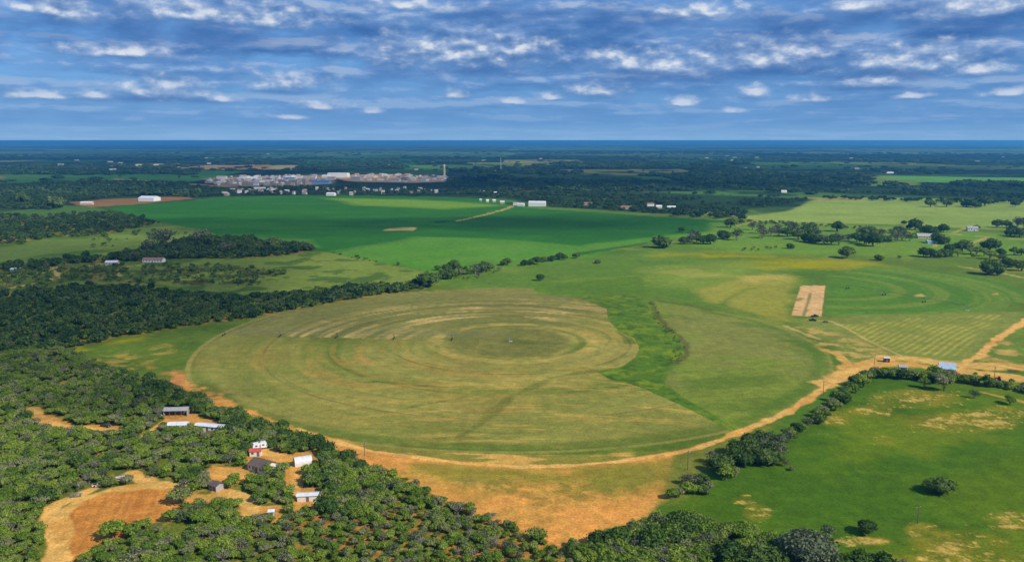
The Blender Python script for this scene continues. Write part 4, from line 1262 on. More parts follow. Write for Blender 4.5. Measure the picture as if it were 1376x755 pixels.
for (x, y, w, k) in [(903, 670, 18, 'mesquite'), (912, 668, 16, 'mesquite'), (922, 662, 20, 'mesquite'), (934, 664, 18, 'mesquite'), (945, 663, 18, 'oak'), (953, 658, 14, 'mesquite'), (931, 652, 20, 'grey'), (944, 650, 20, 'oak'), (921, 650, 18, 'grey'),
                     (975, 643, 26, 'mesquite'), (987, 641, 18, 'mesquite'), (962, 634, 26, 'oak'), (973, 628, 26, 'oak'), (958, 622, 22, 'grey'), (985, 622, 28, 'oak'), (990, 610, 28, 'oak'), (1000, 626, 24, 'oak'), (1006, 610, 28, 'oak'), (1016, 622, 24, 'oak'),
                     (1022, 608, 28, 'grey'), (1026, 625, 26, 'oak'), (1038, 612, 24, 'grey'), (1040, 624, 24, 'oak'), (1050, 614, 22, 'grey'), (1034, 598, 24, 'grey'), (1020, 594, 22, 'oak'), (1048, 600, 22, 'grey'), (1005, 598, 20, 'oak'), (1060, 594, 18, 'grey'), (1054, 626, 12, 'grey'), (1064, 632, 8, 'bush')]:
    tree_at(x, y, w, k, 'tree in the clumps between the dirt road and the green pasture', 'clumps beside the dirt road')
line = [(1062, 588), (1070, 582), (1078, 580), (1086, 572), (1092, 568), (1098, 560), (1106, 556), (1112, 550), (1118, 544), (1126, 540), (1132, 534), (1138, 530), (1144, 524), (1150, 518), (1157, 516), (1164, 512), (1170, 508), (1177, 506), (1184, 508), (1190, 505),
        (1197, 508), (1204, 506), (1211, 509), (1218, 508), (1226, 510), (1100, 568), (1110, 562), (1122, 552), (1134, 542), (1150, 528), (1160, 520), (1234, 509), (1240, 512), (1246, 508), (1250, 512), (1256, 512), (1262, 516), (1268, 513), (1276, 515)]
rr_ = np.random.default_rng(5)
for i, (x, y) in enumerate(line):
    tree_at(x, y, 13 + 6 * rr_.random(), ['mesquite', 'oak', 'mesquite', 'grey', 'oak'][i % 5 if x < 1090 else (i % 3)], 'tree in the thin line along the dirt road up to the barns', 'tree line along the dirt road')
for (x, y, w, k) in [(201, 340, 22, 'grey'), (214, 330, 26, 'grey'), (224, 331, 26, 'grey'), (271, 329, 26, 'grey'), (280, 331, 20, 'oak'), (182, 350, 16, 'grey'), (236, 347, 14, 'grey'), (246, 347, 14, 'oak'), (332, 334, 20, 'oak'), (368, 334, 20, 'oak'),
                     (371, 338, 16, 'oak'), (408, 336, 16, 'oak'), (398, 337, 14, 'oak'), (344, 338, 20, 'oak'), (318, 336, 22, 'oak'), (305, 340, 20, 'grey'),
                     (141, 318, 9, 'oak'), (122, 313, 10, 'oak'), (162, 312, 8, 'oak'), (182, 315, 8, 'oak'), (177, 307, 9, 'oak'), (53, 322, 9, 'oak'), (30, 328, 11, 'oak'), (38, 281, 9, 'oak'), (76, 279, 22, 'oak'), (30, 274, 20, 'oak')]:
    tree_at(x, y, w, k, 'dark or greyish tree standing up out of the left-hand bands of woodland', 'taller trees of the left bands')


# ------------------------------------------------------------------ trees as things
TREE_COUNT = [0]
KW = {'bare': 5.2, 'great': 8.2 * 2, 'lone': 4.2 * 2, 'mesquite': 2.7 * 2 * 1.0, 'umbrella': 3.6 * 2, 'oak': 4.4 * 2, 'grey': 2.8 * 2, 'bush': 1.3 * 2}
rt_ = random.Random(9)


def tree_thing(x, y, s, kind, label, group, cat='tree', hs=1.0):
    v = rt_.randrange(NVAR[kind])
    nm = {'bush': 'bush', 'oak': 'oak_tree', 'mesquite': 'mesquite_tree', 'umbrella': 'mesquite_tree', 'grey': 'grey_tree', 'great': 'grey_tree', 'lone': 'oak_tree',
          'farmesq': 'mesquite_tree', 'faroak': 'oak_tree'}[kind]
    root = empty(nm, (x, y, 0), rt_.random() * 6.28, label=label, cat=cat, group=group)
    root.scale = (s, s, s * hs)
    cm, tm, _ = KINDS[kind][v]
    for name, me in (('crown', cm), ('trunk', tm)):
        o = bpy.data.objects.new(name, me)
        o.parent = root
        link(o)
    TREE_COUNT[0] += 1


ORD = ['first', 'second', 'third', 'fourth', 'fifth', 'sixth', 'seventh', 'eighth', 'ninth', 'tenth', 'eleventh', 'twelfth', 'thirteenth']
LOOK = {'grey': 'greyish', 'oak': 'dark green', 'mesquite': 'light green', 'bush': 'small bushy'}
AREAS = {   # group -> (words for its sections from left to right)
    'oaks in the far meadow': ['oaks in the far pale meadow'],
    'small meadow group': ['small tree group left of the round dark oak'],
    'meadow tree belt': ['left part of the meadow tree belt', 'middle of the meadow tree belt', 'right part of the meadow tree belt'],
    'oaks round the ranch house': ['oaks round the grey-roofed ranch house'],
    'oak row below the ranch house': ['left half of the row below the ranch house', 'right half of the row below the ranch house'],
    'trees behind the white house': ['clump right of the small white house'],
    'little meadow bushes': ['loose bushes above the left flower strip'],
    'tree row above the crop circle': ['left end of the row above the crop circle', 'middle of the row above the crop circle', 'right end of the row above the crop circle'],
    'clumps beside the dirt road': ['lowest clump beside the dirt track', 'middle of the big clump by the dirt road', 'upper right of the big clump by the dirt road'],
    'tree line along the dirt road': ['lower part of the dirt road tree line', 'middle of the dirt road tree line', 'bend of the dirt road tree line', 'tree line left of the big barn', 'tree line in front of the big barn'],
    'taller trees of the left bands': ['far left end of the left woodland bands', 'middle of the left woodland bands', 'right end of the left woodland bands']}
byg = {}
for i, r_ in enumerate(ROW):
    if r_[5]: byg.setdefault(r_[5], []).append(i)
for gname, idx in byg.items():
    idx.sort(key=lambda i: ROW[i][0])
    secs = AREAS[gname]
    for si, words_ in enumerate(secs):
        part_ = idx[si * len(idx) // len(secs):(si + 1) * len(idx) // len(secs)]
        seen = {}
        for i in part_:
            seen.setdefault(ROW[i][3], []).append(i)
        for kind, ids in seen.items():
            for k, i in enumerate(ids):
                what = 'bush' if ROW[i][6] == 'bush' else 'tree'
                look = LOOK[kind]
                lb = (ORD[k] + ' ' if len(ids) > 1 else 'only ') + look + ' ' + what + (' from left' if len(ids) > 1 else '') + ', ' + words_
                r_ = list(ROW[i]); r_[4] = lb; ROW[i] = tuple(r_)
for (px, py, w, kind, label, group, cat, hs) in ROW:
    x, y = G(px, py)
    width = w * mpp(py)
    s = 1.02 * width / (KW[kind] * 0.98)
    if kind == 'grey' and s > 1.8:       # big grey-green tree: many sprays
        pass
    tree_thing(x, y, s, kind, label, group, cat, hs * (0.92 + 0.16 * rt_.random()))

# nearest wood trees fill up the allowance of individuals
LAB = {'left wood': ('brushy green tree in the wood at the lower left round the tilled lot and sheds', 'trees of the lower-left wood'),
       'rim': ('dense green tree on the rim of the wood beside the crop circle', 'trees on the rim by the crop circle'),
       'sparse wood': ('small scrubby tree in the sparse scrub at bottom centre', 'scrub trees at bottom centre'),
       'right wood': ('green tree in the dense wood along the bottom edge, right of centre', 'trees of the bottom right wood')}
cand = []
for i, p in enumerate(PLANTS):
    if p[4] in LAB and p[3] not in ('bush', 'bare'):
        qx, qy = project(p[0], p[1])
        if 5 < qx < 1371 and 560 < qy < 765:
            cand.append((p[2] * KW[p[3]] / math.hypot(p[1], CAM_H), i))
cand.sort(reverse=True)
TAKE = max(0, 300 - sum(1 for r_ in ROW if r_[6] == 'tree'))
taken = set(i for _, i in cand[:TAKE])
for i in taken:
    x, y, s, kind, tg = PLANTS[i]
    tree_thing(x, y, s, kind, LAB[tg][0], LAB[tg][1])


# ------------------------------------------------------------------ the rest of the woods: geometry-node stuff
def wood_group():
    g = bpy.data.node_groups.new("scatter_trees", 'GeometryNodeTree')
    g.interface.new_socket("Geometry", in_out='INPUT', socket_type='NodeSocketGeometry')
    g.interface.new_socket("Geometry", in_out='OUTPUT', socket_type='NodeSocketGeometry')
    n, l = g.nodes, g.links
    gi, go = n.new('NodeGroupInput'), n.new('NodeGroupOutput')
    ci = n.new('GeometryNodeCollectionInfo')
    ci.inputs['Collection'].default_value = SHAPES
    ci.inputs['Separate Children'].default_value = True
    ci.inputs['Reset Children'].default_value = True
    ip = n.new('GeometryNodeInstanceOnPoints')

    def attr(name, tp):
        a = n.new('GeometryNodeInputNamedAttribute'); a.data_type = tp
        a.inputs['Name'].default_value = name
        return a.outputs['Attribute']
    l.new(gi.outputs[0], ip.inputs['Points'])
    l.new(ci.outputs[0], ip.inputs['Instance'])
    ip.inputs['Pick Instance'].default_value = True
    l.new(attr('shape', 'INT'), ip.inputs['Instance Index'])
    l.new(attr('turn', 'FLOAT_VECTOR'), ip.inputs['Rotation'])
    l.new(attr('size', 'FLOAT_VECTOR'), ip.inputs['Scale'])
    l.new(ip.outputs[0], go.inputs[0])
    return g


WG = wood_group()


def stuff_wood(name, label, rows, seed):
    r = np.random.default_rng(seed)
    n = len(rows)
    me = bpy.data.meshes.new(name)
    co = np.array([(p[0], p[1], 0.0) for p in rows], dtype=np.float32)
    me.vertices.add(n); me.vertices.foreach_set('co', co.ravel())
    a = me.attributes.new('shape', 'INT', 'POINT')
    a.data.foreach_set('value', np.array([SHAPE_INDEX[(p[3], int(r.integers(NVAR[p[3]])))] for p in rows], dtype=np.int32))
    a = me.attributes.new('turn', 'FLOAT_VECTOR', 'POINT')
    t = np.zeros((n, 3), dtype=np.float32); t[:, 2] = r.random(n) * 6.283; t[:, 0] = (r.random(n) - .5) * .12
    a.data.foreach_set('vector', t.ravel())
    a = me.attributes.new('size', 'FLOAT_VECTOR', 'POINT')
    s = np.array([p[2] for p in rows], dtype=np.float32)[:, None] * np.ones((1, 3), dtype=np.float32)
    s[:, 2] *= (0.85 + 0.3 * r.random(n)).astype(np.float32)
    a.data.foreach_set('vector', s.ravel())
    o = link(bpy.data.objects.new(name, me))
    tag(o, label, kind='stuff')
    md = o.modifiers.new("scatter", 'NODES'); md.node_group = WG
    return o


groups = {}
for i, p in enumerate(PLANTS):
    if i not in taken:
        groups.setdefault(p[4], []).append(p)
for nm, tags, lb in (('woodland', ('left wood', 'rim', 'right wood', 'sparse wood'), 'mesquite wood covering the lower left and bottom'),
                     ('distant_woodland', ('mid',), 'dark woodland bands across the left middle distance'),
                     ('far_woodland', ('far',), 'far dark woodland spread over the plain'),
                     ('scrub', ('bushes',), 'scattered bushes in the rough grass')):
    rows = [p for t_ in tags for p in groups.get(t_, [])]
    print(nm, len(rows))
    if rows: stuff_wood(nm, lb, rows, len(rows))
print("tree things", TREE_COUNT[0])


# ------------------------------------------------------------------ buildings
def corrugated(name, rgb, rough=0.45, pitch=3.0, spec=0.4):
    m = bpy.data.materials.new(name); m.use_nodes = True
    t = NT(m.node_tree); b = t.n['Principled BSDF']
    tc = t.new('ShaderNodeTexCoord')
    n = t.noise(tc.outputs['Object'], 0.5, 5, 0.65)
    w = t.new('ShaderNodeTexWave'); w.inputs['Scale'].default_value = pitch
    t.l.new(tc.outputs['Object'], w.inputs['Vector'])
    f = t.math('MULTIPLY', t.mapr(n, 0.3, 0.7, 0.80, 1.12), t.mapr(w.outputs['Fac'], 0, 1, 0.93, 1.05))
    c = t.vec('SCALE', tuple(rgb), f)
    c = t.mix(t.mapr(n, 0.58, 0.72, 0, 0.35), c, (0.30, 0.19, 0.11))
    t.l.new(c, b.inputs['Base Color'])
    b.inputs['Roughness'].default_value = rough
    b.inputs['Specular IOR Level'].default_value = spec
    bp = t.new('ShaderNodeBump'); bp.inputs['Strength'].default_value = 0.3; bp.inputs['Distance'].default_value = 0.03
    t.l.new(w.outputs['Fac'], bp.inputs['Height']); t.l.new(bp.outputs[0], b.inputs['Normal'])
    return m


M = {
    'white_roof': corrugated("white_sheet_roof", (0.72, 0.72, 0.70)),
    'grey_roof': corrugated("grey_sheet_roof", (0.42, 0.40, 0.37)),
    'blue_roof': corrugated("pale_blue_sheet_roof", (0.42, 0.52, 0.62)),
    'tan_roof': corrugated("tan_sheet_roof", (0.48, 0.38, 0.31)),
    'red_roof': corrugated("red_sheet_roof", (0.55, 0.10, 0.06)),
    'brown_roof': corrugated("brown_shingle_roof", (0.15, 0.11, 0.09), 0.9, 6.0, 0.1),
    'rust_roof': corrugated("rusty_roof", (0.36, 0.17, 0.12), 0.9),
    'cream': plain("cream_wall", (0.66, 0.62, 0.52), nscale=0.8, namt=0.12),
    'white': plain("white_wall", (0.72, 0.72, 0.70), 0.6, nscale=0.8, namt=0.1),
    'tan': plain("tan_wall", (0.50, 0.42, 0.33), nscale=0.8, namt=0.15),
    'greyw': plain("grey_wall", (0.34, 0.33, 0.31), nscale=0.8, namt=0.15),
    'blue': plain("bright_blue_roof", (0.06, 0.20, 0.55), 0.5, nscale=0.1),
    'lblue': plain("light_blue_paint", (0.30, 0.48, 0.62), 0.5, nscale=0.8),
    'glass': plain("window_glass", (0.03, 0.04, 0.05), 0.1, 0.6),
    'dark': plain("dark_opening", (0.03, 0.028, 0.025), 0.9),
    'door': plain("door_paint", (0.16, 0.13, 0.11), 0.6),
    'black': plain("black_paint", (0.025, 0.028, 0.034), 0.25, 0.6),
    'redp': plain("red_paint", (0.42, 0.05, 0.03), 0.4, 0.5),
    'tyre': plain("tyre_rubber", (0.02, 0.02, 0.02), 0.9),
    'steel': plain("galvanised_steel", (0.20, 0.22, 0.23), 0.5, 0.4, 0.2),
    'pole': plain("weathered_pole", (0.16, 0.12, 0.09), nscale=2.0),
    'brick': plain("tan_concrete", (0.62, 0.50, 0.26), nscale=0.05, namt=0.1),
}


def boxv(x0, x1, y0, y1, z0, z1):
    V = [(x, y, z) for z in (z0, z1) for x, y in ((x0, y0), (x1, y0), (x1, y1), (x0, y1))]
    F = [(3, 2, 1, 0), (4, 5, 6, 7), (0, 1, 5, 4), (1, 2, 6, 5), (2, 3, 7, 6), (3, 0, 4, 7)]
    return V, F


def part(name, root, geo, mat, label=None, **kw):
    """geo: list of (V,F)"""
    g = Geo()
    for V, F in geo: g.add(V, F)
    o = bpy.data.objects.new(name, mesh_of(name, g.v, g.f, [mat], **kw))
    o.parent = root
    if label: o["label"] = label
    return link(o)


def gable_wall(w, d, h, rh):
    """closed shell with gable ends; ridge along x"""
    V = [(-w / 2, -d / 2, 0), (w / 2, -d / 2, 0), (w / 2, d / 2, 0), (-w / 2, d / 2, 0), (-w / 2, -d / 2, h), (w / 2, -d / 2, h), (w / 2, d / 2, h), (-w / 2, d / 2, h),
         (-w / 2, 0, h + rh), (w / 2, 0, h + rh)]
    F = [(0, 1, 5, 4), (2, 3, 7, 6), (1, 2, 6, 9, 5), (3, 0, 4, 8, 7), (3, 2, 1, 0), (4, 5, 9, 8), (6, 7, 8, 9)]
    return V, F


def roof_slabs(w, d, h, rh, ov=0.4, th=0.12):
    out = []
    for s in (-1, 1):
        y1 = s * (d / 2 + ov); z1 = h - rh * ov / (d / 2)
        x = w / 2 + ov
        top = [(-x, 0, h + rh + th), (x, 0, h + rh + th), (x, y1, z1 + th), (-x, y1, z1 + th)]
        bot = [(a, b, c - th + 0.02) for a, b, c in top]
        F = [(0, 1, 2, 3), (7, 6, 5, 4), (0, 4, 5, 1), (1, 5, 6, 2), (2, 6, 7, 3), (3, 7, 4, 0)]
        if s == -1: F = [f[::-1] for f in F]
        out.append((top + bot, F))
    return out


def gable(name, label, px, py, w, d, h, rh, rot, wall, roof, group=None, wins=0, door=True, far=False, cat='building', open_front=False, pos=None):
    x, y = pos if pos else G(px, py)
    root = empty(name, (x, y, 0), rot, label=label, cat=cat, group=group)
    if open_front:
        part('wall', root, [boxv(-w / 2, w / 2, d / 2 - 0.15, d / 2, 0, h), boxv(-w / 2, -w / 2 + 0.15, -d / 2, d / 2 - 0.152, 0, h), boxv(w / 2 - 0.15, w / 2, -d / 2, d / 2 - 0.152, 0, h)], wall)
        for k in range(1, 4):
            xx = -w / 2 + w * k / 4
            part('post', root, [boxv(xx - .1, xx + .1, -d / 2 + .05, -d / 2 + .25, 0, h - 0.02)], M['pole'])
    else:
        part('wall', root, [gable_wall(w, d, h, rh)], wall)
    part('roof', root, roof_slabs(w, d, h, rh, 0.35 if not far else 0.2, 0.12 if not far else 0.3), roof)
    if not open_front:
        for k in range(wins):
            xx = -w / 2 + w * (k + 0.5) / wins
            if door and k == wins // 2: continue
            wn = part('window', root, [boxv(xx - .5, xx + .5, -d / 2 - 0.03, -d / 2 - 0.005, h * 0.42, h * 0.78)], M['glass'])
            f = part('frame', wn, [boxv(xx - .6, xx + .6, -d / 2 - 0.06, -d / 2 - 0.035, h * 0.78, h * 0.82), boxv(xx - .6, xx + .6, -d / 2 - 0.06, -d / 2 - 0.035, h * 0.38, h * 0.42)], M['white'])
        if door:
            xx = -w / 2 + w * ((wins // 2) + 0.5) / max(wins, 1)
            part('door', root, [boxv(xx - .55, xx + .55, -d / 2 - 0.04, -d / 2 - 0.005, 0, min(2.1, h * 0.8))], M['door'])
    return root


gable('open_shed', 'long grey-roofed open shed with dark open front, uppermost of the farm buildings', 238, 557, 11, 5, 2.9, 0.9, R(4), M['greyw'], M['grey_roof'], open_front=True, cat='shed')
gable('farm_shed', 'low white-roofed shed right in front of the long grey open shed', 240, 575, 8.5, 5, 2.3, 0.7, R(6), M['white'], M['white_roof'], wins=3, cat='shed')
gable('mobile_home', 'long white mobile home half hidden by trees, right of the white-roofed shed', 282, 578, 13, 4, 2.6, 0.5, R(-14), M['white'], M['white_roof'], wins=5, cat='mobile home')
gable('red_roofed_shed', 'small cream shed with bright red sheet roof', 344, 611, 4.6, 3.4, 2.3, 0.7, R(8), M['cream'], M['red_roof'], wins=2, cat='shed')
gable('farmhouse', 'white farmhouse with dark brown gabled roof among the trees', 354, 631, 10, 7, 2.7, 1.6, R(-32), M['cream'], M['brown_roof'], wins=5, cat='house')
gable('small_shed', 'small brown-roofed shed under a tree left of the sandy yard', 291, 657, 4.5, 3.6, 2.2, 0.8, R(-35), M['greyw'], M['brown_roof'], wins=2, cat='shed')
gable('storage_shed', 'long low white sheet-roofed shed, lowest of the farm buildings', 414, 671, 7.4, 3.2, 2.2, 0.35, R(7), M['cream'], M['white_roof'], wins=0, cat='shed')
gable('utility_hut', 'tiny light blue hut at the edge of the trees, below the farmhouse', 365, 693, 1.7, 1.7, 2.1, 0.4, R(10), M['lblue'], M['white_roof'], wins=0, cat='hut')


def arched_barn(px, py):
    x, y = G(px, py)
    root = empty('arched_barn', (x, y, 0), R(24), label='white arched metal barn standing alone at the right edge of the farmyard', cat='barn')
    w, d, h = 7.0, 4.6, 3.3
    n = 10
    prof = [(-d / 2, 0)] + [(-d / 2 * math.cos(math.pi * k / n), 1.3 + (h - 1.3) * math.sin(math.pi * k / n)) for k in range(n + 1)] + [(d / 2, 0)]
    m = len(prof)
    V = [(-w / 2, a, b) for a, b in prof] + [(w / 2, a, b) for a, b in prof]
    part('roof', root, [(V, [(k, k + 1, m + k + 1, m + k) for k in range(m - 1)])], M['white_roof'])
    V = [(-w / 2 + .05, a * .98, b * .98) for a, b in prof]
    part('end_wall', root, [(V, [tuple(range(m))])], M['grey_roof'])
    V = [(w / 2 - .05, a * .98, b * .98) for a, b in prof]
    part('end_wall', root, [(V, [tuple(range(m))[::-1]])], M['grey_roof'])
    part('door', root, [boxv(-w / 2 - .04, -w / 2 + 0.0, -1.2, 1.2, 0, 2.3)], M['greyw'])
    for k in range(5):
        xx = -w / 2 + w * (k + .5) / 5
        rb = [(xx + q, a * 1.015, b * 1.015 + .01) for q in (-.04, .04) for a, b in prof]
        part('rib', root, [(rb, [(i, i + 1, m + i + 1, m + i) for i in range(m - 1)])], M['white_roof'])


arched_barn(407, 623)


def camper(px, py):
    x, y = G(px, py)
    root = empty('camper_trailer', (x, y, 0), R(30), label='white camper trailer parked behind the small red-roofed shed', cat='camper')
    prof = [(-3, 0.7), (3, 0.7), (3.1, 1.6), (2.7, 2.9), (-2.6, 3.0), (-3.1, 2.2)]
    V = [(a, -1.2, b) for a, b in prof] + [(a, 1.2, b) for a, b in prof]
    n = len(prof)
    part('body', root, [(V, [tuple(range(n)), tuple(range(n, 2 * n))[::-1]] + [((k + 1) % n, k, n + k, n + (k + 1) % n) for k in range(n)])], M['white'])
    for xx in (-1.6, 1.3):
        part('window', root, [boxv(xx - .5, xx + .5, -1.23, -1.205, 1.7, 2.3)], M['glass'])
    part('door', root, [boxv(-.35, .3, -1.23, -1.205, .75, 2.5)], M['greyw'])
    part('roof_vent', root, [boxv(-.4, .4, -.3, .3, 2.93, 3.15)], M['dark'])
    for s in (-1, 1):
        g = Geo(); tube(g, (0, s * 1.0, .38), (0, s * 1.22, .38), .38, .38, 10)
        part('wheel', root, [(g.v, g.f)], M['tyre'])
    g = Geo(); tube(g, (3, 0, .6), (4.1, 0, .5), .07, .05, 4)
    part('drawbar', root, [(g.v, g.f)], M['steel'])


camper(349, 603)
# barns along the road on the right
gable('barn', 'biggest barn on the right, pale blue-grey gabled roof, behind the hedge', 1272, 501, 8.2, 8, 3.4, 2.6, R(-24), M['white'], M['blue_roof'], wins=3, cat='barn')
gable('white_shed', 'small white shed in a gap of the tree line, left of the big barn', 1213, 498, 4.2, 3.4, 2.6, 0.7, R(-12), M['white'], M['grey_roof'], wins=2, cat='shed')
gable('pump_house', 'small dark pump house with pale roof on the grass above the dirt road', 1191, 486, 3.0, 2.6, 2.6, 0.3, R(-8), M['black'], M['white_roof'], wins=0, cat='shed')
# homesteads further off
gable('cabin', 'small cabin with a bluish roof at the far left edge', 22, 365, 9, 6, 2.7, 1.2, R(4), M['greyw'], M['blue_roof'], wins=3, cat='house')
gable('farmhouse', 'white and grey house in the left middle distance by dark trees', 151, 356, 12, 8, 3.2, 1.6, R(10), M['tan'], M['white_roof'], wins=4, cat='house')
gable('long_house', 'long low white house with red-brown roof, left middle distance', 207, 352, 22, 8, 3.0, 1.8, R(-3), M['white'], M['rust_roof'], wins=7, cat='house')
gable('ranch_house', 'ranch house with long grey roof between oaks, upper right', 1242, 320, 20, 11, 3.2, 3.0, R(-8), M['tan'], M['grey_roof'], wins=6, cat='house')
gable('ranch_shed', 'pale blue-roofed shed tucked under the oak in front of the ranch house', 1251, 327, 11, 7, 3.0, 1.2, R(-4), M['lblue'], M['blue_roof'], wins=2, cat='shed')
gable('white_house', 'small white house beside the country road at the upper right', 1306, 310, 14, 9, 4.2, 2.4, R(-12), M['white'], M['grey_roof'], wins=4, cat='house')
gable('warehouse', 'large white metal warehouse at the left end of the far green field', 201, 270, 36, 28, 7, 3.5, R(-8), M['white'], M['white_roof'], wins=0, door=False, far=True, cat='warehouse')
gable('low_shed', 'low white-and-orange roadside shed on the bare strip left of the white warehouse', 117, 275, 24, 10, 4, 2, R(0), M['tan'], M['white_roof'], door=False, far=True, cat='shed')
gable('warehouse', 'long pale blue-white warehouse at the back edge of the green field, centre', 722, 277, 34, 20, 7, 3, R(-6), M['white'], M['white_roof'], door=False, far=True, cat='warehouse')
for i, (x, y, w, m_, r_, lb) in enumerate([(700, 277, 14, 'white', 'white_roof', 'white shed just left of the long pale warehouse'), (693, 276, 10, 'white', 'grey_roof', 'grey-roofed shed where the farm track meets the sheds'),
                                       (675, 274, 9, 'greyw', 'white_roof', 'pale shed fourth from the left along the back edge of the green field'), (664, 272, 7, 'greyw', 'white_roof', 'white trailer third from the left at the back edge of the green field'),
                                       (655, 272, 6, 'tan', 'white_roof', 'pale trailer second from the left at the back edge of the green field'), (646, 271, 5, 'greyw', 'white_roof', 'leftmost pale trailer at the back edge of the green field'),
                                       (783, 252, 20, 'white', 'white_roof', 'white barn at the left end of the distant yellowish field'), (807, 249, 18, 'white', 'white_roof', 'white barn behind the distant yellowish field'),
                                       (649, 260, 14, 'white', 'white_roof', 'pale house in the dark trees above the row of trailers'), (667, 261, 12, 'cream', 'white_roof', 'small bright house right of the pale house in the dark trees'),
                                       (902, 281, 16, 'white', 'white_roof', 'white house at the right-hand corner of the green field'), (874, 277, 14, 'white', 'rust_roof', 'house with reddish roof in trees beyond the field corner'),
                                       (885, 280, 12, 'tan', 'white_roof', 'pale house between the reddish-roofed house and the field corner'), (790, 276, 16, 'tan', 'rust_roof', 'red-brown roofed house among trees beyond the green field'),
                                       (842, 281, 22, 'tan', 'rust_roof', 'wide rust-red roof beyond the green field'), (1053, 259, 14, 'white', 'white_roof', 'white house on the edge of the pale meadow trees'),
                                       (1003, 227, 30, 'white', 'white_roof', 'white barn far off among dark woods, right of centre'), (1194, 233, 34, 'white', 'white_roof', 'white barn beside the distant bright green field'),
                                       (82, 222, 34, 'white', 'white_roof', 'white barn in the far green fields at the left'), (120, 228, 26, 'tan', 'white_roof', 'pale farmhouse left of its neighbour in the far green fields'),
                                       (133, 229, 30, 'white', 'grey_roof', 'grey-roofed farmhouse in the far green fields'), (152, 229, 28, 'white', 'white_roof', 'white farmhouse rightmost of the cluster in the far green fields')]):
    gable('outbuilding', lb, x, y, w, w * 0.55, 4, 2, R((i * 37) % 30 - 15), M[m_], M[r_], door=False, far=True)

# the town
gable('factory', 'biggest white box-shaped hall in the distant town', 455, 238, 72, 40, 13, 2, R(-4), M['white'], M['white_roof'], door=False, far=True, cat='hall')
gable('blue_hall', 'long bright-blue roofed hall in the distant town', 431, 247, 58, 30, 6, 3.5, R(-6), M['lblue'], M['blue'], door=False, far=True, cat='hall')
gable('blue_hall', 'smaller bright-blue roofed hall towards the left of the distant town', 389, 242, 36, 26, 6, 3, R(3), M['lblue'], M['blue'], door=False, far=True, cat='hall')
gable('pale_hall', 'broad white-roofed hall in front of the distant town', 349, 256, 30, 20, 6, 2.5, R(8), M['white'], M['white_roof'], door=False, far=True, cat='hall')
gable('pale_hall', 'white hall at the back edge of the green field, right part of town', 445, 263, 20, 14, 5, 2.5, R(-8), M['white'], M['white_roof'], door=False, far=True, cat='hall')
rb_ = np.random.default_rng(31)
placed = [G(455, 238), G(431, 247), G(389, 242), G(349, 256), G(445, 263)]
for area, poly, n, s0, s1 in (('left block', [(285, 241), (330, 238), (445, 236), (448, 247), (385, 251), (298, 250), (270, 247)], 80, 12, 34), ('right block', [(470, 236), (540, 235), (598, 239), (615, 243), (560, 245), (480, 243)], 50, 12, 38),
                        ('front row', [(372, 258), (440, 255), (560, 254), (598, 259), (500, 263), (380, 262)], 34, 7, 13), ('front left fringe', [(285, 258), (370, 255), (372, 262), (290, 264)], 14, 9, 16)):
    p = GP(poly); lo, hi = p.min(0), p.max(0)
    k = 0; tries = 0
    while k < n and tries < 6000:
        tries += 1
        X = lo + (hi - lo) * rb_.random(2)
        if not inside(p, np.array([X[0]]), np.array([X[1]]))[0]: continue
        w = s0 + (s1 - s0) * rb_.random() ** 1.6
        if any(math.hypot(X[0] - a, X[1] - b) < w * 0.8 + 14 for a, b in placed): continue
        placed.append((X[0], X[1]))
        rf = ['white_roof', 'grey_roof', 'tan_roof', 'rust_roof', 'tan_roof', 'grey_roof', 'brown_roof'][rb_.integers(7)]
        wl = ['tan', 'tan', 'cream', 'white', 'greyw'][rb_.integers(5)]
        rn = {'white_roof': 'white', 'grey_roof': 'grey', 'tan_roof': 'tan', 'rust_roof': 'rust-red', 'brown_roof': 'dark brown'}[rf]
        gable('town_building', 'small building with ' + rn + ' roof in the ' + area + ' of the distant town', 0, 0, w, w * (0.45 + 0.3 * rb_.random()), 4 + 3.5 * rb_.random(), 1.5 + w * 0.05,
              R(int(rb_.integers(-20, 20)) + 90 * int(rb_.integers(2))), M[wl], M[rf], group=rn + ' roofed buildings in the ' + area + ' of the town', door=False, far=True, pos=(float(X[0]), float(X[1])))
        k += 1
k = 0
while k < 26:
    D = 3300 * (8500 / 3300) ** rb_.random(); th = (rb_.random() - .5) * 1.08
    X = (D * math.sin(th), D * math.cos(th))
    qx, qy = project(np.array([X[0]]), np.array([X[1]]))
    if qy[0] > 232 or (270 < qx[0] < 630 and qy[0] > 229): continue
    w = 16 + 18 * rb_.random() * (D / 6000)
    gable('distant_barn', 'tiny pale barn far out on the hazy blue plain near the horizon', 0, 0, w, w * .5, 4, 3, R(int(rb_.integers(-30, 30))), M['tan'], M['grey_roof'], group='far barns on the plain', door=False, far=True, pos=X)
    k += 1


def water_tower():
    x, y = G(597, 239)
    root = empty('standpipe_tower', (x, y, 0), 0, label='tall tan cylindrical tower with pale top rising above the distant town', cat='tower')
    H = 46.0
    g = Geo(); tube(g, (0, 0, 0), (0, 0, H * .9), 4.2, 4.0, 20); part('shaft', root, [(g.v, g.f)], M['brick'])
    g = Geo(); tube(g, (0, 0, H * .9), (0, 0, H * .93), 4.0, 4.7, 20); tube(g, (0, 0, H * .93 + .01), (0, 0, H), 4.7, 2.8, 20)
    part('cap', root, [(g.v, g.f)], M['white'])
    for k in range(3):
        g = Geo(); tube(g, (0, 0, 9 + 11 * k), (0, 0, 9.6 + 11 * k), 4.3, 4.3, 20); part('band', root, [(g.v, g.f)], M['tan'])


water_tower()


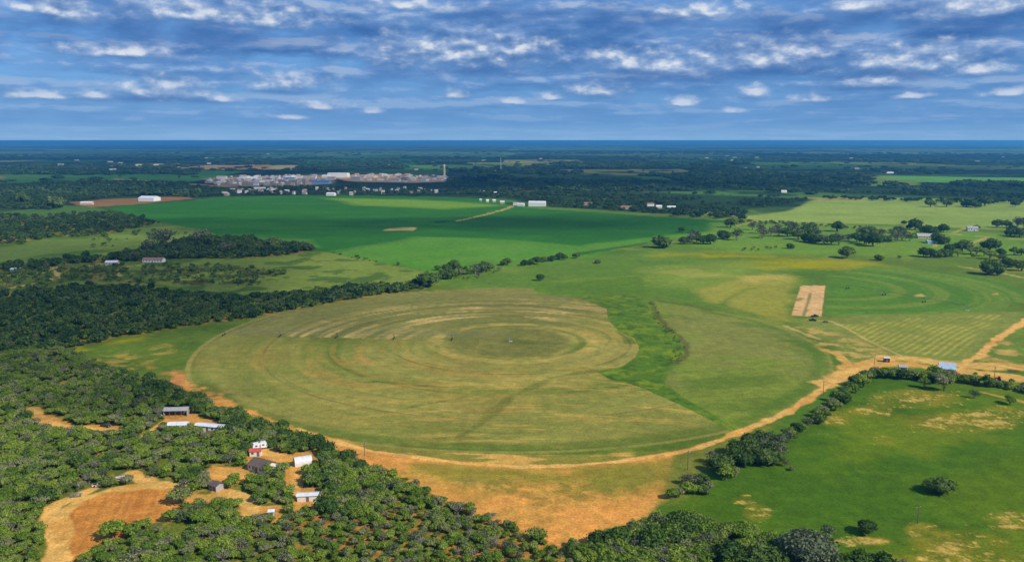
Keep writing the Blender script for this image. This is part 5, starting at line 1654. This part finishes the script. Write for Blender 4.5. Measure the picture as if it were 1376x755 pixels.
def radio_mast():
    x, y = G(673, 230)
    root = empty('lattice_mast', (x, y, 0), R(20), label='pale lattice mast standing by itself right of the town tower', cat='mast')
    H, a = 58.0, 3.0
    def leg(k, z): 
        an = 2 * math.pi * k / 3; rr = a * (1 - z / H * .65)
        return (rr * math.cos(an), rr * math.sin(an), z)
    for k in range(3):
        g = Geo(); tube(g, leg(k, 0), leg(k, H), .45, .3, 4); part('leg', root, [(g.v, g.f)], M['white'])
    g = Geo()
    for i in range(12):
        for k in range(3):
            tube(g, leg(k, H * i / 12), leg((k + 1) % 3, H * (i + 1) / 12), .22, .22, 3)
    part('brace', root, [(g.v, g.f)], M['white'])
    gable('equipment_shed', 'low white building at the foot of the lattice mast', 671, 231, 40, 16, 4, 1.5, 0, M['white'], M['white_roof'], door=False, far=True)


radio_mast()


# ------------------------------------------------------------------ irrigation machines
def irrigation(name, label, c, end, spans, mats):
    c = np.array(c); e = np.array(end)
    L = np.linalg.norm(e - c); ang = math.atan2(e[1] - c[1], e[0] - c[0])
    root = empty(name, (c[0], c[1], 0), ang, label=label, cat='irrigation machine')
    sp = L / spans; H = 3.6
    for sx in (-1, 1):
        for sy in (-1, 1):
            g = Geo(); tube(g, (sx * 1.1, sy * 1.1, 0), (sx * .2, sy * .2, H), .05, .05, 4); part('leg', root, [(g.v, g.f)], M['steel'])
    part('base_pad', root, [boxv(-1.2, 1.2, -1.2, 1.2, -.1, .1)], M['tan'])
    g = Geo(); tube(g, (0, 0, 0), (0, 0, H + .3), .12, .12, 8); part('riser', root, [(g.v, g.f)], M['steel'])
    part('control_box', root, [boxv(.4, 1.0, -.4, .2, 1.0, 2.0)], M['greyw'])
    for k in range(spans):
        x0, x1 = k * sp, (k + 1) * sp
        g = Geo(); n = 6
        pts = [(x0 + (x1 - x0) * i / n, 0, H + .9 * math.sin(math.pi * i / n)) for i in range(n + 1)]
        for i in range(n): tube(g, pts[i], pts[i + 1], .06, .06, 5)
        low = [(p[0], s * .5, p[2] - 1.1 * math.sin(math.pi * i / n)) for i, p in enumerate(pts) for s in (-1, 1)]
        for i in range(n):
            for s in (0, 1):
                tube(g, low[2 * i + s], low[2 * i + 2 + s], .03, .03, 3)
                tube(g, pts[i], low[2 * i + 2 + s], .03, .03, 3)
        part('pipe_span', root, [(g.v, g.f)], M['steel'])
        g = Geo()
        for s in (-1, 1):
            tube(g, (x1, 0, H), (x1, s * 1.9, .7), .08, .08, 4)
        tube(g, (x1, -1.9, .7), (x1, 1.9, .7), .1, .1, 4)
        tw = part('wheel_tower', root, [(g.v, g.f)], M['black'])
        for s in (-1, 1):
            g = Geo(); tube(g, (x1 - .18, s * 1.75, .65), (x1 + .18, s * 1.75, .65), .66, .66, 12)
            part('wheel', tw, [(g.v, g.f)], M['tyre'])
    return root


irrigation('centre_pivot_irrigator', 'long centre-pivot irrigation arm on five wheeled towers lying across the big crop circle', PC, ARM_END, 5, M)
irrigation('centre_pivot_irrigator', 'centre-pivot irrigation arm in the striped green field at the right', G(1300, 417), G(1139, 388), 3, M)


# ------------------------------------------------------------------ poles
def pole(px, py, h, label):
    x, y = G(px, py)
    root = empty('utility_pole', (x, y, 0), R(20), label=label, cat='pole')
    g = Geo(); tube(g, (0, 0, 0), (0, 0, h), .16, .11, 7); part('post', root, [(g.v, g.f)], M['pole'])
    part('crossarm', root, [boxv(-1.0, 1.0, -.06, .06, h - .6, h - .46)], M['pole'])
    for q in (-.9, 0.5, .9):
        part('insulator', root, [boxv(q - .04, q + .04, -.04, .04, h - .459, h - .3)], M['white'])


pole(924, 631, 8.2, 'wooden pole beside the dirt track just above the lowest clump of trees')
pole(1106, 531, 7.5, 'wooden pole at the bend of the dirt road, upper end of the tree clumps')
pole(1175, 490, 6.5, 'wooden pole where the dirt road reaches the barns')
pole(1233, 703, 6.5, 'thin wooden pole standing alone in the lower pasture')
pole(1336, 508, 6.5, 'wooden pole by the red machinery near the right edge')
pole(490, 612, 6.0, 'wooden pole on the bare strip at the lower left of the crop circle')


# ------------------------------------------------------------------ vehicles
def pickup(px, py, rot, paint, label, s=1.0, name='pickup_truck', cat='pickup truck'):
    x, y = G(px, py)
    root = empty(name, (x, y, 0), rot, label=label, cat=cat); root.scale = (s, s, s)
    prof = [(-2.7, .45), (2.7, .45), (2.7, 1.0), (1.3, 1.1), (-2.7, 1.1)]
    def ext(prof, hw):
        n = len(prof); V = [(a, -hw, b) for a, b in prof] + [(a, hw, b) for a, b in prof]
        return V, [tuple(range(n)), tuple(range(n, 2 * n))[::-1]] + [((k + 1) % n, k, n + k, n + (k + 1) % n) for k in range(n)]
    part('body', root, [ext(prof, .95)], paint)
    part('cab', root, [ext([(-.7, 1.105), (1.35, 1.105), (.75, 1.8), (-.55, 1.82)], .86)], paint)
    part('windscreen', root, [([(1.3, -.78, 1.2), (1.3, .78, 1.2), (.86, .7, 1.72), (.86, -.7, 1.72)], [(0, 1, 2, 3)])], M['glass'])
    part('load_bed', root, [boxv(-2.6, -.85, -.8, .8, 1.105, 1.13)], M['dark'])
    for sx in (-1.75, 1.75):
        for sy in (-.92, .92):
            g = Geo(); tube(g, (sx, sy - .12, .42), (sx, sy + .12, .42), .42, .42, 12); part('wheel', root, [(g.v, g.f)], M['tyre'])
    for sy in (-.7, .7):
        part('headlight', root, [boxv(2.7, 2.73, sy - .15, sy + .15, .75, .92)], M['white'])


pickup(1095, 425.5, R(15), M['black'], 'black pickup truck nearest the sand pad, upper of the dark pair')
pickup(1092, 431, R(-10), M['black'], 'black pickup truck just below its dark twin under the sand pad')
pickup(142, 573, R(-20), M['black'], 'dark car parked on the dirt clearing in the left wood', .9, 'parked_car', 'car')
pickup(133, 653, R(15), M['white'], 'white pickup parked where the sandy road runs past the wood', .85)
pickup(214, 561, R(70), M['white'], 'white pickup beside the left end of the long grey open shed', .8)


def tractor(px, py, rot, label, s=1.0):
    x, y = G(px, py)
    root = empty('farm_tractor', (x, y, 0), rot, label=label, cat='tractor'); root.scale = (s, s, s)
    part('bonnet', root, [boxv(.1, 2.2, -.4, .4, .9, 1.55)], M['redp'])
    part('cab', root, [boxv(-1.0, .09, -.65, .65, .9, 2.3)], M['glass'])
    part('cab_roof', root, [boxv(-1.1, .2, -.75, .75, 2.303, 2.45)], M['redp'])
    for sx, r_ in ((-.6, .8), (1.7, .5)):
        for sy in (-.85, .85):
            g = Geo(); tube(g, (sx, sy - .2, r_), (sx, sy + .2, r_), r_, r_, 12); part('wheel', root, [(g.v, g.f)], M['tyre'])
    g = Geo(); tube(g, (1.2, .2, 1.5), (1.2, .2, 2.4), .06, .06, 5); part('exhaust', root, [(g.v, g.f)], M['dark'])


tractor(1285, 505, R(10), 'red tractor parked right beside the big blue-grey roofed barn')
tractor(1341, 511, R(160), 'red tractor in the bushes by the pole near the right edge')


def implement(px, py, rot, label, mat, L=5.0, s=1.0):
    x, y = G(px, py)
    root = empty('farm_implement', (x, y, 0), rot, label=label, cat='farm implement'); root.scale = (s, s, s)
    part('frame', root, [boxv(-L / 2, L / 2, -.1, .1, .8, 1.0), boxv(-L / 2, L / 2, -1.2, -1.0, .8, 1.0), boxv(-.1, .1, -.998, -.102, .82, .98), boxv(-.1, .1, .102, 2.2, .7, .9)], mat)
    for k in range(7):
        xx = -L / 2 + L * (k + .5) / 7
        g = Geo(); tube(g, (xx - .04, -1.1, .38), (xx + .04, -1.1, .38), .38, .38, 10); part('disc', root, [(g.v, g.f)], M['steel'])
    for sx in (-1, 1):
        g = Geo(); tube(g, (sx * 1.2 - .1, .2, .4), (sx * 1.2 + .1, .2, .4), .4, .4, 10); part('wheel', root, [(g.v, g.f)], M['tyre'])


implement(1361, 499, R(-8), 'dark red disc harrow lying on the bare ground at the right', M['redp'], 6)
implement(1109, 433, R(5), 'small dark farm implement right of the two black pickups', M['black'], 3)
implement(103, 666, R(15), 'dark scrap implement at the wood edge above the tilled lot', M['steel'], 4)
implement(1297, 508, R(60), 'dark implement behind the hedge, right of the red tractor', M['black'], 3)


def flat_trailer(px, py, rot, label):
    x, y = G(px, py)
    root = empty('flat_trailer', (x, y, 0), rot, label=label, cat='trailer')
    part('deck', root, [boxv(-2, 2, -.95, .95, .62, .75)], M['white'])
    part('side_rail', root, [boxv(-2, 2, -.95, -.88, .753, 1.1), boxv(-2, 2, .88, .95, .753, 1.1)], M['steel'])
    for s in (-1, 1):
        g = Geo(); tube(g, (0, s * 1.0 - .1, .35), (0, s * 1.0 + .1, .35), .35, .35, 10); part('wheel', root, [(g.v, g.f)], M['tyre'])
    g = Geo(); tube(g, (2, 0, .6), (3.2, 0, .5), .06, .05, 4); part('drawbar', root, [(g.v, g.f)], M['steel'])


flat_trailer(163, 643, R(25), 'pale flat trailer beside the sandy road, right of the white pickup')


# ------------------------------------------------------------------ clouds over the land (above the frame): they shade it
def overhead_clouds():
    m = bpy.data.materials.new("cloud"); m.use_nodes = True
    t = NT(m.node_tree); t.n.remove(t.n['Principled BSDF'])
    tc = t.new('ShaderNodeTexCoord')
    n = t.noise(tc.outputs['Object'], 0.011, 5, 0.6)
    at = t.new('ShaderNodeAttribute', attribute_name='rim')
    d = t.new('ShaderNodeBsdfDiffuse'); d.inputs[0].default_value = (0.85, 0.86, 0.88, 1)
    tr = t.new('ShaderNodeBsdfTransparent'); mx = t.new('ShaderNodeMixShader')
    f = t.math('ADD', at.outputs['Fac'], t.math('MULTIPLY', t.math('SUBTRACT', n, .5), 1.6))
    t.l.new(t.mapr(f, 0.05, 0.75, 0.0, 0.25, smooth=True), mx.inputs[0])
    t.l.new(tr.outputs[0], mx.inputs[1]); t.l.new(d.outputs[0], mx.inputs[2])
    t.l.new(mx.outputs[0], t.n['Material Output'].inputs['Surface'])
    V, F = [], []
    import bmesh
    bm = bmesh.new(); bmesh.ops.create_icosphere(bm, subdivisions=4, radius=1.0)
    base = np.array([v.co[:] for v in bm.verts]); tri = [[v.index for v in f_.verts] for f_ in bm.faces]; bm.free()
    # ground shade areas: pixel centre, half width across m, half depth m
    for i, (px, py, a, b) in enumerate(SHADES):
        gx, gy = G(px, py)
        ALT = max(950.0, 0.3 * math.hypot(gx, gy))
        off = (SUN_DIR.x / SUN_DIR.z * ALT, SUN_DIR.y / SUN_DIR.z * ALT)
        q = base.copy()
        q[:, 2] = np.where(q[:, 2] > 0, q[:, 2], q[:, 2] * 0.18)
        hh = fbm(base[:, 0] * 100 + i * 300, base[:, 1] * 100 + base[:, 2] * 60, 45, 4, 200 + i)
        q = q * (0.7 + 0.6 * hh)[:, None]
        W = np.array((a * 1.2, b * 1.2, min(a, b) * 0.35))
        vv = q * W + (gx + off[0], gy + off[1], ALT)
        me = mesh_of("cloud", vv, tri, [m], smooth=True)
        rim = me.attributes.new('rim', 'FLOAT', 'POINT')
        rr = np.hypot(base[:, 0], base[:, 1])
        rim.data.foreach_set('value', (1.0 - rr).astype(np.float32) * 1.6)
        o = link(bpy.data.objects.new("cloud", me))
        tag(o, kind='structure')


SHADES = [(60, 425, 230, 150), (250, 375, 120, 120), (330, 305, 300, 150), (640, 300, 240, 110), (150, 345, 240, 160), (800, 300, 240, 160), (440, 250, 700, 420),
          (1000, 245, 800, 420), (80, 245, 700, 380), (150, 538, 62, 34), (60, 500, 60, 40), (700, 246, 700, 400), (300, 232, 900, 500), (760, 232, 900, 600), (1150, 226, 1000, 700), (100, 215, 1600, 900), (600, 211, 1700, 1100), (1100, 209, 1900, 1200), (300, 205, 2200, 1400), (820, 204, 2400, 1500)]
overhead_clouds()
# ------------------------------------------------------------------ haze: the air over the plain
def build_haze():
    m = bpy.data.materials.new("haze"); m.use_nodes = True
    t = NT(m.node_tree)
    t.n.remove(t.n['Principled BSDF'])
    v = t.new('ShaderNodeVolumePrincipled')
    v.inputs['Color'].default_value = HAZE_COLOR
    v.inputs['Density'].default_value = HAZE_DENSITY
    v.inputs['Anisotropy'].default_value = HAZE_G
    t.l.new(v.outputs[0], t.n['Material Output'].inputs['Volume'])
    S, z0, z1 = 80000.0, -1.0, CAM_H + 2.0
    vs = [(x, y, z) for z in (z0, z1) for x, y in ((-S, -S), (S, -S), (S, S), (-S, S))]
    fs = [(3, 2, 1, 0), (4, 5, 6, 7), (0, 1, 5, 4), (1, 2, 6, 5), (2, 3, 7, 6), (3, 0, 4, 7)]
    o = link(bpy.data.objects.new("haze", mesh_of("haze", vs, fs, [m])))
    tag(o, kind='stuff', label='thin blue haze lying over the distant plain')


HAZE_COLOR = (0.12, 0.54, 1.0, 1.0)
HAZE_DENSITY = 0.00008
HAZE_G = 0.2
build_haze()
